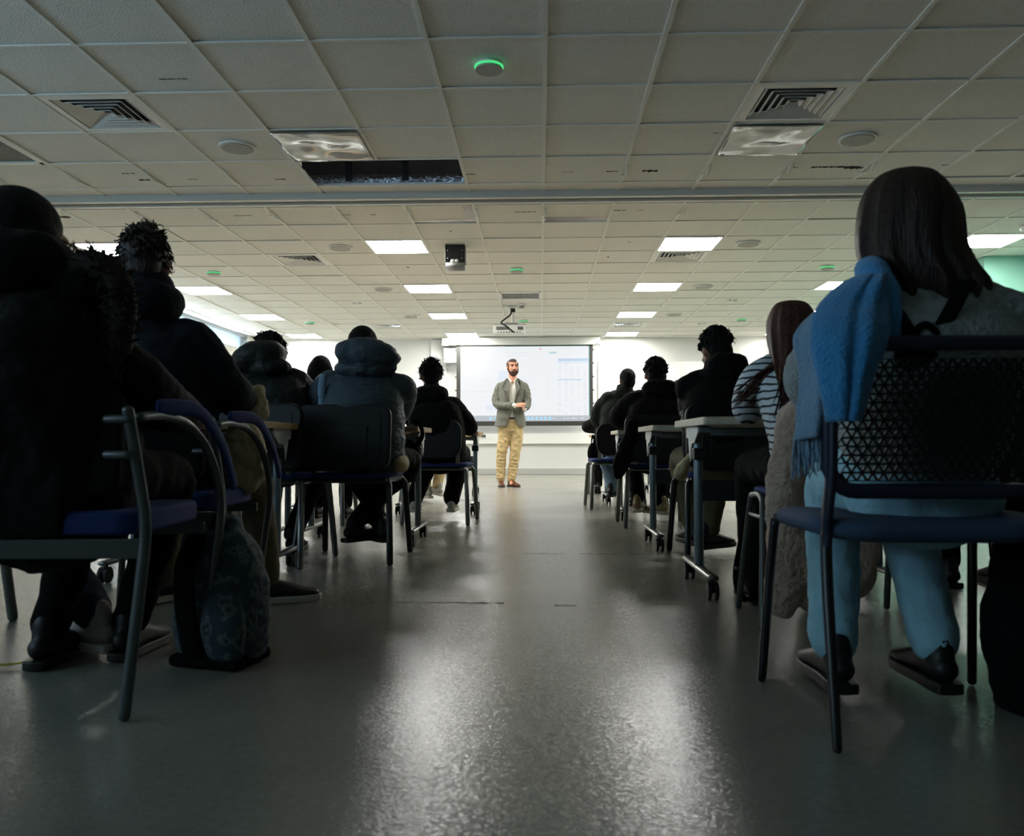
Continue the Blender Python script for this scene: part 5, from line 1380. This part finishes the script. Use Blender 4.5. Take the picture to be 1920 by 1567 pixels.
# blazer as an open shell: loft around the back and sides with a gap at the front
def blazer():
    secs = [  # z, centre x, half width, half depth, left opening, right opening (angles from front, degrees)
        (.850, .052, .215, .145, -14, 34), (.90, .052, .208, .145, -9, 26), (1.0, .056, .190, .140, 0, 14), (1.10, .060, .180, .138, 2, 12), (1.20, .066, .186, .140, -6, 17),
        (1.30, .074, .200, .140, -15, 24), (1.38, .080, .205, .130, -24, 31), (1.44, .082, .190, .108, -32, 38), (1.485, .086, .120, .082, -44, 48), (1.515, .088, .078, .070, -52, 54)]
    P = []; n = 40
    vs, fs = [], []
    K = 5
    full = []
    for i in range(len(secs) - 1):
        for k_ in range(K):
            u = k_ / K; full.append(tuple(secs[i][q] * (1 - u) + secs[i + 1][q] * u for q in range(6)))
    full.append(secs[-1])
    for (z, c, hw, hd_, a0, a1) in full:
        for j_ in range(n + 1):
            th = R(a1) + (2 * PI - R(a1) + R(a0)) * j_ / n       # going round the back
            # th measured from -y (front), positive to +x
            vs.append((c + hw * math.sin(th), -hd_ * math.cos(th), z + (.0 if z > .9 else -.012 * math.cos(th))))
    for i in range(len(full) - 1):
        for j_ in range(n):
            a = i * (n + 1) + j_; fs.append((a, a + 1, a + n + 2, a + n + 1))
    return MB().add(vs, fs)
bo = blazer().build('blazer', M['blazer'], lr, solid=.014, disp=.010, dscale=.08)
for (a_, e_, w_, nm) in ((shL, elL, wrL, -1), (shR, elR, wrR, 1)):
    MB().tube([a_ + V(-nm * .055, 0, .0), a_ + V(nm * .0, 0, -.015), e_, e_.lerp(w_, .93)], [(.045, .05), .060, .056, .045], k=8, n=20).build('sleeve', M['blazer'], lr, remesh=.008, smooth_it=2, disp=.034, dscale=.045)
    MB().tube([e_.lerp(w_, .93), e_.lerp(w_, 1.0)], .036, n=16).build('cuff', M['shirt'], lr)
# lapels
for q, pts in ((-1, [(.028, -.152, 1.12), (-.005, -.160, 1.33), (-.055, -.150, 1.36), (-.045, -.142, 1.41), (.018, -.085, 1.515), (.052, -.105, 1.47), (.045, -.145, 1.34)]),
               (1, [(.105, -.150, 1.12), (.165, -.160, 1.33), (.205, -.140, 1.365), (.19, -.135, 1.41), (.148, -.085, 1.515), (.120, -.105, 1.47), (.135, -.145, 1.34)])):
    lp = MB().add(pts, [tuple(range(7))]).build('lapel', M['blazer'], bo, solid=.010, smooth=False)
    MB().tube([Vector(p_) + V(0, -.007, 0) for p_ in pts[:5]], .0035, n=6).build('lapel_shade_line', M['lapel_shade'], lr)  # dark line along the lapel edge, in place of its shading
MB().box((-.06, -.150, .97), (.12, .014, .012), rz=R(-14)).build('pocket_flap', M['blazer'], bo, smooth=False)
MB().cyl((.045, -.150, 1.09), .010, .008, 'Y', n=12).build('button', M['belt'], bo)
MB().box((.185, -.142, 1.30), (.085, .010, .010), rz=R(22)).build('breast_pocket', M['blazer'], bo, smooth=False)
for fx, yw in ((-.082, 180 + 8), (.068, 180 + 32)):
    shoe(lr, V(fx, .01, .09), yw, 'brown_leather', 'belt', 1.0)
